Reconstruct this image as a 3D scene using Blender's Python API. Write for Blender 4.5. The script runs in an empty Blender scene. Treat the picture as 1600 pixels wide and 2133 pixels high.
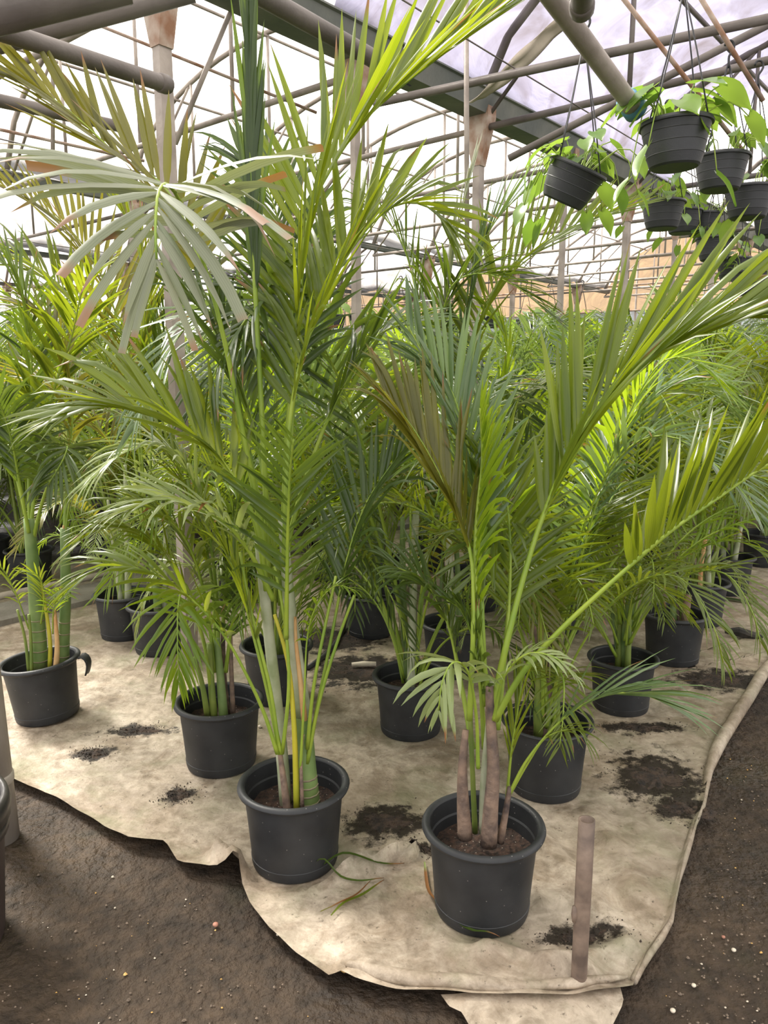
import bpy, math, random
from mathutils import Vector, Matrix, noise
random.seed(7)
scene = bpy.context.scene
C = scene.collection
V = Vector
R = math.radians
# ---------------------------------------------------------------- camera, world, sun, exposure
TILT = R(10.1); F = 1602.0; CX, CY = 800.0, 1066.5; EYE = 1.5
ct, st = math.cos(TILT), math.sin(TILT)
cam = bpy.data.cameras.new('camera'); camo = bpy.data.objects.new('camera', cam); C.objects.link(camo)
camo.location = (0, 0, EYE); camo.rotation_euler = (R(90) - TILT, 0, 0)
cam.sensor_fit = 'HORIZONTAL'; cam.sensor_width = 36; cam.lens = 36 * F / 1600; cam.clip_end = 300
scene.camera = camo
w = bpy.data.worlds.new('overcast_sky'); scene.world = w; w.use_nodes = True
bg = w.node_tree.nodes['Background']; bg.inputs[0].default_value = (1.0, 0.985, 0.97, 1); bg.inputs[1].default_value = 1.6
sl = bpy.data.lights.new('sun', 'SUN'); sl.energy = 19.0; sl.angle = R(18); sl.color = (1, .95, .86)
so = bpy.data.objects.new('sun', sl); C.objects.link(so)
so.rotation_euler = V((.50, -.42, -.76)).to_track_quat('-Z', 'Y').to_euler()
scene.view_settings.view_transform = 'Standard'; scene.view_settings.look = 'None'
scene.view_settings.gamma = 1; scene.view_settings.use_curve_mapping = False
scene.view_settings.exposure = 0.2
try:
    scene.cycles.max_bounces = 8; scene.cycles.diffuse_bounces = 4; scene.cycles.glossy_bounces = 3; scene.cycles.transparent_max_bounces = 10
except Exception: pass

# ---------------------------------------------------------------- mapping helpers
def at(px, py, Y):
    "the point seen at a pixel of the photograph, at forward distance Y from the viewer"
    u = (px - CX) / F; v = -(py - CY) / F
    d = V((u, ct + v * st, -st + v * ct))
    return V((0, 0, EYE)) + d * (Y / d.y)
def ground(px, py, h=0.0):
    u = (px - CX) / F; v = -(py - CY) / F
    d = V((u, ct + v * st, -st + v * ct))
    return V((0, 0, EYE)) + d * ((h - EYE) / d.z)
PHI = math.atan2(1340, 1602)
AX = V((math.sin(PHI), math.cos(PHI), 0)); BX = V((-math.cos(PHI), math.sin(PHI), 0))
def sw(s, w_, z=0.0): return AX * s + BX * w_ + V((0, 0, z))      # house axes: s along the bays, w across them

# ---------------------------------------------------------------- materials
def mat(name):
    m = bpy.data.materials.new(name); m.use_nodes = True
    nt = m.node_tree; n = nt.nodes; b = n['Principled BSDF']
    return m, nt, n, b
def mix_noise(nt, scale, c1, c2, lo=.35, hi=.65, detail=6, coord='Object', vec=None, dist=0, rgh=.5):
    n = nt.nodes; L = nt.links
    if vec is None:
        tc = n.new('ShaderNodeTexCoord'); vec = tc.outputs[coord]
    t = n.new('ShaderNodeTexNoise'); t.inputs['Scale'].default_value = scale; t.inputs['Detail'].default_value = detail
    t.inputs['Distortion'].default_value = dist; t.inputs['Roughness'].default_value = rgh
    L.new(vec, t.inputs['Vector'])
    r = n.new('ShaderNodeValToRGB'); r.color_ramp.elements[0].position = lo; r.color_ramp.elements[1].position = hi
    r.color_ramp.elements[0].color = (*c1, 1); r.color_ramp.elements[1].color = (*c2, 1)
    L.new(t.outputs['Fac'], r.inputs['Fac'])
    return r.outputs['Color'], t
def bump(nt, b, scale, strength, dist=.01, detail=8, coord='Object'):
    n = nt.nodes; L = nt.links
    tc = n.new('ShaderNodeTexCoord'); t = n.new('ShaderNodeTexNoise'); t.inputs['Scale'].default_value = scale; t.inputs['Detail'].default_value = detail
    L.new(tc.outputs[coord], t.inputs['Vector'])
    bp = n.new('ShaderNodeBump'); bp.inputs['Strength'].default_value = strength; bp.inputs['Distance'].default_value = dist
    L.new(t.outputs['Fac'], bp.inputs['Height']); L.new(bp.outputs['Normal'], b.inputs['Normal'])
def simple(name, c1, c2, scale=8, rough=.7, lo=.35, hi=.65, bs=0, bscale=60, metal=0, spec=.5, coord='Object'):
    m, nt, n, b = mat(name)
    col, _ = mix_noise(nt, scale, c1, c2, lo, hi, coord=coord); nt.links.new(col, b.inputs['Base Color'])
    b.inputs['Roughness'].default_value = rough; b.inputs['Metallic'].default_value = metal; b.inputs['Specular IOR Level'].default_value = spec
    if bs: bump(nt, b, bscale, bs)
    return m
def mixrgb(nt, fac, a, b_, mode='MIX'):
    m = nt.nodes.new('ShaderNodeMix'); m.data_type = 'RGBA'; m.blend_type = mode
    for sock, val in ((m.inputs[0], fac), (m.inputs[6], a), (m.inputs[7], b_)):
        if isinstance(val, (int, float)): sock.default_value = val
        elif isinstance(val, tuple): sock.default_value = (*val, 1) if len(val) == 3 else val
        else: nt.links.new(val, sock)
    return m.outputs[2]
def mathn(nt, op, a, b_=0.0, clamp=False):
    m = nt.nodes.new('ShaderNodeMath'); m.operation = op; m.use_clamp = clamp
    for sock, val in ((m.inputs[0], a), (m.inputs[1], b_)):
        if isinstance(val, (int, float)): sock.default_value = val
        else: nt.links.new(val, sock)
    return m.outputs[0]
def leaf_material(name, ca, cb, ta, tb, trans=.45, rough=.42, tip=(.24, .11, .045), tipamt=1.0):
    m, nt, n, b = mat(name); L = nt.links
    at_ = n.new('ShaderNodeAttribute'); at_.attribute_name = 'lf'
    sep = n.new('ShaderNodeSeparateColor'); L.new(at_.outputs['Color'], sep.inputs[0])
    oi = n.new('ShaderNodeObjectInfo')
    rnd = mathn(nt, 'ADD', mathn(nt, 'MULTIPLY', sep.outputs[1], .5), mathn(nt, 'MULTIPLY', oi.outputs['Random'], .5))
    base = mixrgb(nt, rnd, ca, cb)
    tr = mixrgb(nt, rnd, ta, tb)
    # dry ends: blue channel says how much of the leaflet end is dry
    k = mathn(nt, 'MULTIPLY', mathn(nt, 'SUBTRACT', mathn(nt, 'ADD', sep.outputs[0], sep.outputs[2]), 1.0), 9.0, True)
    k = mathn(nt, 'MULTIPLY', k, tipamt)
    pl = mathn(nt, 'MULTIPLY', mathn(nt, 'GREATER_THAN', mathn(nt, 'SINE', mathn(nt, 'MULTIPLY', at_.outputs['Alpha'], 34.0)), .35), .30)
    base = mixrgb(nt, pl, base, mixrgb(nt, 1.0, base, (.45, .5, .4), 'MULTIPLY'))
    tr = mixrgb(nt, pl, tr, mixrgb(nt, 1.0, tr, (.5, .55, .4), 'MULTIPLY'))
    base = mixrgb(nt, k, base, tip)
    tr = mixrgb(nt, k, tr, (.30, .15, .03))
    L.new(base, b.inputs['Base Color']); b.inputs['Roughness'].default_value = rough * .72; b.inputs['Specular IOR Level'].default_value = .55
    t = n.new('ShaderNodeBsdfTranslucent'); L.new(tr, t.inputs['Color'])
    ms = n.new('ShaderNodeMixShader'); ms.inputs[0].default_value = trans
    L.new(b.outputs[0], ms.inputs[1]); L.new(t.outputs[0], ms.inputs[2]); L.new(ms.outputs[0], n['Material Output'].inputs['Surface'])
    return m
M = {}
M['leaf'] = leaf_material('palm_leaf', (.070, .115, .012), (.125, .170, .019), (.30, .38, .012), (.44, .50, .025), .40)
M['leaf_dark'] = leaf_material('palm_leaf_deep', (.038, .072, .013), (.068, .112, .022), (.14, .22, .016), (.22, .30, .025), .34)
M['leaf_blue'] = leaf_material('palm_leaf_bluish', (.085, .145, .065), (.13, .19, .08), (.22, .33, .07), (.30, .40, .09), .30, .36)
M['leaf_bright'] = leaf_material('palm_leaf_young', (.11, .20, .014), (.16, .25, .02), (.38, .54, .015), (.50, .63, .03), .46)
M['leaf_olive'] = leaf_material('palm_leaf_olive', (.10, .105, .018), (.15, .145, .025), (.34, .32, .02), (.42, .37, .03), .4)
M['leaf_grey'] = leaf_material('palm_leaf_dusty', (.19, .22, .14), (.25, .26, .18), (.24, .29, .09), (.30, .32, .12), .25, .68, (.27, .16, .10))
M['leaf_pale'] = leaf_material('palm_leaf_pale', (.22, .28, .11), (.30, .35, .15), (.40, .48, .10), (.46, .52, .12), .3, .36)
M['heart'] = leaf_material('philodendron_leaf', (.07, .15, .025), (.17, .27, .045), (.22, .38, .04), (.36, .50, .06), .40, .45, tipamt=0)
M['petiole'] = simple('petiole', (.17, .27, .03), (.30, .38, .04), 6, .45)
M['petiole_yellow'] = simple('petiole_yellow', (.38, .38, .03), (.50, .42, .03), 6, .45)
M['crownshaft'] = simple('crownshaft', (.26, .30, .16), (.50, .50, .38), 14, .5, .3, .7)
M['trunk_green'] = simple('trunk_green', (.10, .17, .045), (.19, .26, .085), 10, .5)
M['ring'] = simple('trunk_ring', (.26, .24, .14), (.20, .16, .10), 20, .8)
M['sheath_orange'] = simple('dry_sheath_orange', (.45, .20, .06), (.60, .42, .20), 8, .7)
M['sheath_brown'] = simple('dry_sheath_brown', (.07, .05, .045), (.30, .20, .14), 22, .75, .3, .7, .4, 90)
M['cane_green'] = simple('cane_green', (.13, .20, .04), (.22, .26, .05), 9, .5)

def pot_material():
    m, nt, n, b = mat('black_pot_plastic'); L = nt.links
    c, _ = mix_noise(nt, 9, (.015, .016, .018), (.036, .0375, .040), .3, .75)
    tc = n.new('ShaderNodeTexCoord'); vo = n.new('ShaderNodeTexVoronoi'); vo.inputs['Scale'].default_value = 46
    L.new(tc.outputs['Object'], vo.inputs['Vector'])
    sp = mathn(nt, 'LESS_THAN', vo.outputs['Distance'], .075)
    c = mixrgb(nt, mathn(nt, 'MULTIPLY', sp, .5), c, (.35, .33, .30))
    L.new(c, b.inputs['Base Color']); b.inputs['Roughness'].default_value = .5; b.inputs['Specular IOR Level'].default_value = .4
    bump(nt, b, 160, .12, .002)
    return m
M['pot'] = pot_material()
M['basket'] = simple('hanging_pot_plastic', (.020, .021, .024), (.030, .031, .035), 5, .5, bs=.08, bscale=200)
M['strap'] = simple('black_wire', (.012, .012, .014), (.02, .02, .022), 5, .5)
def soil_material():
    m, nt, n, b = mat('potting_soil'); L = nt.links
    c, _ = mix_noise(nt, 60, (.012, .008, .006), (.085, .045, .03), .35, .7, 8)
    tc = n.new('ShaderNodeTexCoord'); vo = n.new('ShaderNodeTexVoronoi'); vo.inputs['Scale'].default_value = 75
    L.new(tc.outputs['Object'], vo.inputs['Vector'])
    c = mixrgb(nt, mathn(nt, 'LESS_THAN', vo.outputs['Distance'], .12), c, (.42, .36, .30))
    L.new(c, b.inputs['Base Color']); b.inputs['Roughness'].default_value = .9
    bump(nt, b, 90, 1, .012)
    return m
M['soil'] = soil_material()
M['spill'] = simple('spilled_soil', (.012, .009, .007), (.06, .038, .025), 40, .9, bs=.8, bscale=90)
def tarp_material():
    m, nt, n, b = mat('dirty_ground_cloth'); L = nt.links
    tc = n.new('ShaderNodeTexCoord'); v = tc.outputs['Object']
    c, _ = mix_noise(nt, 2.2, (.39, .315, .24), (.49, .425, .345), .3, .7, 8, vec=v)
    d1, _ = mix_noise(nt, 4, (0, 0, 0), (1, 1, 1), .47, .60, 12, vec=v, dist=.8, rgh=.7)
    c = mixrgb(nt, mathn(nt, 'MULTIPLY', d1, .62), c, (.19, .135, .085))
    mo, _ = mix_noise(nt, 17, (.66, .64, .60), (1.22, 1.22, 1.22), .34, .62, 10, vec=v, dist=.5, rgh=.7)
    c = mixrgb(nt, 1.0, c, mo, 'MULTIPLY')
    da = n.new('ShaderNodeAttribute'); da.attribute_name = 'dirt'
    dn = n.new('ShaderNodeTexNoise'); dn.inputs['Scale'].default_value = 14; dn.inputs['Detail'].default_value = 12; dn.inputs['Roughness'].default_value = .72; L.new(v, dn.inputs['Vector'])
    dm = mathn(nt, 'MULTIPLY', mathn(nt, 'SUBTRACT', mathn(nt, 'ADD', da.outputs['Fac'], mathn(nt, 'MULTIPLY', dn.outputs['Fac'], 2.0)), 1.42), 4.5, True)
    d2, _ = mix_noise(nt, 1.5, (0, 0, 0), (1, 1, 1), .46, .62, 9, vec=v, rgh=.65)
    c = mixrgb(nt, mathn(nt, 'MULTIPLY', d2, .5), c, (.20, .155, .11))
    d3, _ = mix_noise(nt, 45, (0, 0, 0), (1, 1, 1), .60, .66, 9, vec=v, rgh=.75)
    c = mixrgb(nt, mathn(nt, 'MULTIPLY', d3, .75), c, (.06, .045, .03))
    d4, _ = mix_noise(nt, 3.1, (0, 0, 0), (1, 1, 1), .50, .66, 9, vec=v, dist=.3, rgh=.65)
    c = mixrgb(nt, mathn(nt, 'MULTIPLY', d4, .45), c, (.20, .22, .12))
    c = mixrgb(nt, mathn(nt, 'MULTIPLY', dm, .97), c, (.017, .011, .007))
    L.new(c, b.inputs['Base Color']); b.inputs['Roughness'].default_value = .6; b.inputs['Specular IOR Level'].default_value = .35
    bump(nt, b, 9, .6, .04, 8)
    t = n.new('ShaderNodeBsdfTranslucent'); L.new(c, t.inputs['Color'])
    ms = n.new('ShaderNodeMixShader'); ms.inputs[0].default_value = .12
    L.new(b.outputs[0], ms.inputs[1]); L.new(t.outputs[0], ms.inputs[2]); L.new(ms.outputs[0], n['Material Output'].inputs['Surface'])
    return m
M['tarp'] = tarp_material()
def mud_material():
    m, nt, n, b = mat('wet_mud'); L = nt.links
    c, _ = mix_noise(nt, 1.6, (.022, .015, .010), (.075, .053, .035), .3, .7, 9)
    c2, _ = mix_noise(nt, 24, (.55, .55, .55), (1.25, 1.2, 1.15), .3, .7, 6)
    c = mixrgb(nt, 1.0, c, c2, 'MULTIPLY')
    g, _ = mix_noise(nt, 2.7, (0, 0, 0), (1, 1, 1), .58, .75, 4)
    c = mixrgb(nt, mathn(nt, 'MULTIPLY', g, .4), c, (.045, .05, .022))
    L.new(c, b.inputs['Base Color'])
    wv, _ = mix_noise(nt, 1.1, (.75, .75, .75), (.22, .22, .22), .52, .70, 6)
    L.new(wv, b.inputs['Roughness']); b.inputs['Specular IOR Level'].default_value = .3
    tc = n.new('ShaderNodeTexCoord'); t1 = n.new('ShaderNodeTexNoise'); t1.inputs['Scale'].default_value = 13; t1.inputs['Detail'].default_value = 7; t1.inputs['Roughness'].default_value = .6
    L.new(tc.outputs['Object'], t1.inputs['Vector'])
    t2 = n.new('ShaderNodeTexNoise'); t2.inputs['Scale'].default_value = 55; t2.inputs['Detail'].default_value = 5; L.new(tc.outputs['Object'], t2.inputs['Vector'])
    hh = mathn(nt, 'ADD', t1.outputs['Fac'], mathn(nt, 'MULTIPLY', t2.outputs['Fac'], .45))
    bp = n.new('ShaderNodeBump'); bp.inputs['Strength'].default_value = .95; bp.inputs['Distance'].default_value = .04
    L.new(hh, bp.inputs['Height']); L.new(bp.outputs['Normal'], b.inputs['Normal'])
    return m
M['mud'] = mud_material()
M['concrete'] = simple('old_concrete', (.14, .125, .10), (.26, .24, .20), 5, .85, bs=.4, bscale=60)
M['steel'] = simple('weathered_steel_hazed', (.20, .165, .14), (.36, .31, .27), 5, .6, bs=.15, bscale=60)  # base colour lightened to paint in the bright haze over distant bars
M['steel_dark'] = simple('dark_steel', (.085, .07, .062), (.17, .145, .13), 4, .6, bs=.15, bscale=60)
M['rust'] = simple('rusty_steel', (.22, .11, .06), (.42, .35, .29), 9, .8)
M['gutter'] = simple('gutter_metal', (.085, .095, .09), (.17, .17, .15), 3, .6, bs=.2, bscale=30)
M['pvc'] = simple('weathered_pvc_pipe', (.10, .07, .055), (.25, .18, .135), 16, .65, bs=.2, bscale=60)
M['pvc_grey'] = simple('grey_pipe', (.30, .26, .22), (.44, .39, .34), 5, .6)
M['blue'] = simple('blue_coupling', (.08, .22, .36), (.14, .30, .44), 6, .5)
M['bin'] = simple('dark_bin_plastic', (.020, .018, .018), (.05, .042, .04), 4, .4)
M['bin_brown'] = simple('brown_bin_plastic', (.035, .022, .020), (.06, .04, .036), 4, .6)
M['stone_ochre'] = simple('ochre_stone', (.50, .28, .06), (.62, .40, .14), 20, .6)
M['stone_red'] = simple('red_stone', (.30, .12, .08), (.40, .20, .14), 20, .7)
M['stone_pale'] = simple('pale_stone', (.55, .48, .38), (.70, .62, .50), 20, .7)
M['wood'] = simple('pale_wood', (.34, .29, .23), (.46, .40, .33), 6, .8)
M['bark'] = simple('black_bark', (.012, .011, .010), (.04, .034, .028), 20, .9)
M['corrugated'] = simple('corrugated_sheet', (.52, .60, .70), (.68, .72, .78), 2, .5)
M['hose'] = simple('black_hose', (.02, .02, .02), (.04, .038, .035), 5, .5)
def film_material(name, col, transp, dirt, dirtcol, scale=1.2, wr=.5, cut=.5):
    m, nt, n, b = mat(name); L = nt.links
    c, _ = mix_noise(nt, scale, dirtcol, col, cut - .15, cut + .15, 8, dist=1.2)
    tr = n.new('ShaderNodeBsdfTranslucent'); L.new(c, tr.inputs['Color'])
    tp = n.new('ShaderNodeBsdfTransparent'); tp.inputs['Color'].default_value = (1, 1, 1, 1)
    tc = n.new('ShaderNodeTexCoord'); wv = n.new('ShaderNodeTexNoise'); wv.inputs['Scale'].default_value = 1.6; wv.inputs['Detail'].default_value = 5; wv.inputs['Distortion'].default_value = 1.2
    L.new(tc.outputs['Object'], wv.inputs['Vector'])
    mr = n.new('ShaderNodeMapRange'); L.new(wv.outputs['Fac'], mr.inputs['Value'])
    mr.inputs['From Min'].default_value = .35; mr.inputs['From Max'].default_value = .65
    mr.inputs['To Min'].default_value = 1 - transp - dirt; mr.inputs['To Max'].default_value = 1 - transp
    bp = n.new('ShaderNodeBump'); bp.inputs['Strength'].default_value = wr; bp.inputs['Distance'].default_value = .1
    L.new(wv.outputs['Fac'], bp.inputs['Height']); L.new(bp.outputs['Normal'], tr.inputs['Normal'])
    ms = n.new('ShaderNodeMixShader'); L.new(mr.outputs[0], ms.inputs[0]); L.new(tp.outputs[0], ms.inputs[1]); L.new(tr.outputs[0], ms.inputs[2])
    L.new(ms.outputs[0], n['Material Output'].inputs['Surface'])
    return m
M['film'] = film_material('clear_roof_film', (.60, .59, .59), .32, .14, (.40, .37, .36), 1.6, 1.0, .42)
M['film_old'] = film_material('aged_roof_film', (.125, .12, .165), .03, .02, (.055, .044, .046), 1.9, .7, .40)
M['film_white'] = film_material('milky_roof_film', (.20, .195, .20), .10, .05, (.13, .12, .118), 2.4, .9, .42)
M['film_orange'] = film_material('sun_bleached_orange_film', (.66, .45, .24), .06, .05, (.48, .29, .13), 1.6, .5)

# ---------------------------------------------------------------- mesh helpers
class MB:
    def __init__(s): s.v = []; s.f = []; s.mi = []; s.lf = None
    def add(s, v, f, mi=0):
        o = len(s.v); s.v += v; s.f += [tuple(i + o for i in q) for q in f]; s.mi += [mi] * len(f)
    def mesh(s, name, mats, smooth=True, off=None, lf=None, sharp=0):
        me = bpy.data.meshes.new(name)
        vs = s.v if off is None else [p - off for p in s.v]
        me.from_pydata([tuple(p) for p in vs], [], s.f)
        for m in mats: me.materials.append(m)
        if len(mats) > 1: me.polygons.foreach_set('material_index', s.mi)
        if smooth: me.polygons.foreach_set('use_smooth', [True] * len(me.polygons))
        if lf:
            a = me.attributes.new('lf', 'FLOAT_COLOR', 'POINT')
            a.data.foreach_set('color', [x for t in lf for x in (t[0], t[1], t[2], t[3] if len(t) > 3 else .5)])
        if sharp: me.set_sharp_from_angle(angle=sharp)
        me.update(); return me
def link(name, me, parent=None, loc=None):
    o = bpy.data.objects.new(name, me); C.objects.link(o)
    if parent: o.parent = parent
    if loc is not None: o.location = loc
    return o
def empty(name, loc): 
    o = bpy.data.objects.new(name, None); o.empty_display_size = .1; C.objects.link(o); o.location = loc; return o
def tag(o, label=None, cat=None, group=None, kind=None):
    if label: o['label'] = label
    if cat: o['category'] = cat
    if group: o['group'] = group
    if kind: o['kind'] = kind
    return o
def perp(t):
    a = V((0, 0, 1)) if abs(t.z) < .9 else V((1, 0, 0))
    return (a - t * a.dot(t)).normalized()
def frames(pts, n0=None):
    T = []
    for i in range(len(pts)):
        a = pts[max(0, i - 1)]; b = pts[min(len(pts) - 1, i + 1)]; T.append((b - a).normalized())
    n = n0 if n0 is not None else perp(T[0])
    N = []
    for t in T:
        n = n - t * n.dot(t)
        n = n.normalized() if n.length > 1e-6 else perp(t)
        N.append(n)
    return T, N
def tube(mb, pts, rad, seg=8, cap=True, mi=0):
    pts = [V(p) for p in pts]
    if not hasattr(rad, '__len__'): rad = [rad] * len(pts)
    T, N = frames(pts); v = []; f = []
    for p, t, n, r in zip(pts, T, N, rad):
        b = t.cross(n)
        for k in range(seg):
            a = 2 * math.pi * k / seg; v.append(p + n * (math.cos(a) * r) + b * (math.sin(a) * r))
    for i in range(len(pts) - 1):
        for k in range(seg):
            k2 = (k + 1) % seg; f.append((i * seg + k, i * seg + k2, (i + 1) * seg + k2, (i + 1) * seg + k))
    if cap:
        f.append(tuple(range(seg - 1, -1, -1))); f.append(tuple((len(pts) - 1) * seg + k for k in range(seg)))
    mb.add(v, f, mi); return mb
def spline(pts, n):
    P = [V(p) for p in pts]; P = [P[0] * 2 - P[1]] + P + [P[-1] * 2 - P[-2]]
    out = []; m = len(P) - 3
    for i in range(n):
        u = i / (n - 1) * m; k = min(int(u), m - 1); t = u - k
        a, b, c, d = P[k:k + 4]
        out.append(.5 * ((2 * b) + (c - a) * t + (2 * a - 5 * b + 4 * c - d) * t * t + (3 * b - a - 3 * c + d) * t ** 3))
    # even spacing along the length
    L = [0]
    for i in range(1, n): L.append(L[-1] + (out[i] - out[i - 1]).length)
    res = []; j = 0
    for i in range(n):
        s = L[-1] * i / (n - 1)
        while j < n - 2 and L[j + 1] < s: j += 1
        q = (s - L[j]) / max(1e-9, L[j + 1] - L[j]); res.append(out[j].lerp(out[j + 1], min(1, q)))
    return res
def lathe(mb, prof, seg=40, c=V((0, 0, 0)), mi=0, wob=0):
    v = []; f = []
    for r, z in prof:
        for k in range(seg):
            a = 2 * math.pi * k / seg; v.append(c + V((r * math.cos(a), r * math.sin(a), z)))
    for i in range(len(prof) - 1):
        for k in range(seg):
            k2 = (k + 1) % seg; f.append((i * seg + k, i * seg + k2, (i + 1) * seg + k2, (i + 1) * seg + k))
    mb.add(v, f, mi); return mb
def box(mb, c, h, ax=None, mi=0):
    X, Y_, Z = ax if ax else (V((1, 0, 0)), V((0, 1, 0)), V((0, 0, 1)))
    v = [V(c) + X * (h[0] * sx) + Y_ * (h[1] * sy) + Z * (h[2] * sz) for sx in (-1, 1) for sy in (-1, 1) for sz in (-1, 1)]
    mb.add(v, [(0, 1, 3, 2), (4, 6, 7, 5), (0, 4, 5, 1), (2, 3, 7, 6), (0, 2, 6, 4), (1, 5, 7, 3)], mi); return mb
def bar(p, q, r, name, m, seg=8, parent=None, kind='structure', sag=0):
    p, q = V(p), V(q); n = 2 if not sag else 9
    pts = [p.lerp(q, i / (n - 1)) + V((0, 0, -sag * 4 * (i / (n - 1)) * (1 - i / (n - 1)))) for i in range(n)]
    me = tube(MB(), pts, r, seg).mesh(name, [M[m]], off=None if parent else p)
    o = link(name, me, parent, None if parent else p)
    if kind and not parent: o['kind'] = kind
    return o

# ================================================================= the setting
def floor():
    mb = MB(); n = 120; v = []; f = []
    # finer near the viewer
    ys = [-4 + 44 * (i / n) ** 2.0 for i in range(n + 1)]; xs = [-22 + 44 * j / 90 for j in range(91)]
    xs = [22 * math.copysign(abs(x / 22) ** 2.2, x) for x in xs]
    for y in ys:
        for x in xs:
            z = -.026 + .014 * noise.noise(V((x * 1.3, y * 1.3, 0))) + .006 * noise.noise(V((x * 6, y * 6, 3))) + .004 * noise.noise(V((x * 19, y * 19, 5)))
            v.append(V((x, y, z)))
    m = len(xs)
    for i in range(n):
        for j in range(m - 1): f.append((i * m + j, i * m + j + 1, (i + 1) * m + j + 1, (i + 1) * m + j))
    mb.add(v, f); o = link('floor', mb.mesh('floor', [M['mud']])); tag(o, kind='structure')
floor()
GH = 3.3; RISE = 1.05; BAY = 4.4; W1 = 3.24; S_END = 17.0
def arch_z(w_):
    k = math.floor((w_ - W1) / BAY); u = (w_ - W1 - k * BAY) / BAY
    return GH + .12 + RISE * math.sqrt(max(0, 1 - (2 * u - 1) ** 2)) ** 1.15
def film(name, w0, s0, s1, m, zoff=0.0, amp=.03, sag=1.32, q0=0.0, q1=1.0):
    mb = MB(); v = []; f = []; nu = 26; ns = int((s1 - s0) * 7)
    for i in range(ns + 1):
        s = s0 + (s1 - s0) * i / ns
        for j in range(nu + 1):
            ww = w0 + BAY * (q0 + (q1 - q0) * j / nu)
            z = arch_z(min(ww, w0 + BAY - 1e-4)) + zoff
            z += amp * noise.noise(V((s * 1.6, ww * 2.2, 1))) - .05 * abs(math.sin(math.pi * (s - 2.29) / sag)) + .6 * amp * noise.noise(V((s * 5, ww * 3, 4)))
            v.append(sw(s, ww, z))
    for i in range(ns):
        for j in range(nu): f.append((i * (nu + 1) + j, (i + 1) * (nu + 1) + j, (i + 1) * (nu + 1) + j + 1, i * (nu + 1) + j + 1))
    mb.add(v, f); tag(link(name, mb.mesh(name, [M[m]])), kind='structure')
film('ceiling', W1 - BAY, -2.5, 3.4, 'film', amp=.04)
film('ceiling', W1 - BAY, 3.4, 8.6, 'film_old', amp=.10, q0=.66)
film('ceiling', W1 - BAY, 3.4, 8.6, 'film', amp=.08, q1=.66)
film('ceiling', W1 - BAY, 8.6, S_END, 'film', amp=.05)
for k in range(3): film('ceiling', W1 + BAY * k, -2.5, S_END, 'film' if k == 0 else 'film_white', amp=.035 if k == 0 else .07)
film('ceiling', W1 - 2 * BAY, -2.5, S_END, 'film')
# gutters with their flanges
def gutter(w_, name='beam', g=1.0):
    mb = MB(); prof = [(-.13, .12), (-.085, .0), (.085, .0), (.13, .12), (.15, .125), (.15, .135), (.125, .135), (.08, .012), (-.08, .012), (-.125, .135), (-.15, .135), (-.15, .125)]
    v = []; f = []; n = len(prof); ss = [-2.5 + 19.5 * i / 20 for i in range(21)]
    for s in ss:
        for (dw, dz) in prof: v.append(sw(s, w_ + dw * g, GH + dz * g))
    for i in range(20):
        for k in range(n): f.append((i * n + k, i * n + (k + 1) % n, (i + 1) * n + (k + 1) % n, (i + 1) * n + k))
    mb.add(v, f); o = link(name, mb.mesh(name, [M['gutter']], smooth=False)); tag(o, kind='structure')
for k in (-1, 0, 1, 2, 3): gutter(W1 + BAY * k, g=1.0 if k < 1 else .5)
def column(s, w_, r, top=GH):
    p = sw(s, w_, -.05); e = empty('column', p); tag(e, kind='structure')
    mb = MB(); box(mb, V((0, 0, (top) / 2 + .0)), (r, r * .8, top / 2 + .05), (AX, BX, V((0, 0, 1))))
    link('post', mb.mesh('post', [M['steel']], smooth=False), e)
    mb = MB(); v = []
    for (z, a, b) in ((top - .33, r * 1.15, r), (top - .02, r * 1.5, .105), (top + .05, r * 1.5, .105)):
        for sx, sy in ((-1, -1), (1, -1), (1, 1), (-1, 1)): v.append(AX * (a * sx) + BX * (b * sy) + V((0, 0, z + .05)))
    f = [(0, 3, 2, 1), (8, 9, 10, 11)]
    for i in range(2):
        for k in range(4): f.append((i * 4 + k, i * 4 + (k + 1) % 4, i * 4 + 4 + (k + 1) % 4, i * 4 + 4 + k))
    mb.add(v, f); link('bracket', mb.mesh('bracket', [M['rust']], smooth=False), e)
for i in range(12):
    column(2.29 + 1.32 * i, W1, .034 if i % 2 == 0 else .024)
for k in (1, 2, 3):
    for i in range(7): column(-.35 + 2.64 * i, W1 + BAY * k, .04)
def roof_arch(s, w0, r, m='steel'):
    e = empty('roof_arch', sw(s, w0, GH)); tag(e, kind='structure'); o = sw(s, w0, GH)
    pts = []
    for j in range(21):
        ww = min(w0 + BAY * j / 20, w0 + BAY - 1e-4); pts.append(sw(s, ww, arch_z(ww) - .05) - o)
    link('hoop', tube(MB(), pts, r, 7).mesh('hoop', [M[m]]), e)
    ch = GH - .08
    link('tie_bar', tube(MB(), [sw(s, w0, ch) - o, sw(s, w0 + BAY, ch) - o], r * .8, 7).mesh('tie_bar', [M[m]]), e)
    for q in (.25, .5, .75):
        ww = w0 + BAY * q
        link('strut', tube(MB(), [sw(s, ww, ch) - o, sw(s, ww, arch_z(ww) - .05) - o], r * .55, 6).mesh('strut', [M[m]]), e)
    for a, b in ((.0, .25), (1.0, .75)):
        link('brace', tube(MB(), [sw(s, w0 + BAY * a, ch) - o, sw(s, w0 + BAY * b, arch_z(w0 + BAY * b) - .05) - o], r * .5, 6).mesh('brace', [M[m]]), e)
for k in (0, 1, 2):
    for i in range(12 if k == 0 else 6):
        roof_arch(2.29 + (1.32 * i if k == 0 else 2.64 * i), W1 + BAY * k, .024 if k else .026)
for i in range(6): roof_arch(4.93 + 2.64 * i, W1 - BAY, .03, 'steel_dark')
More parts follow.
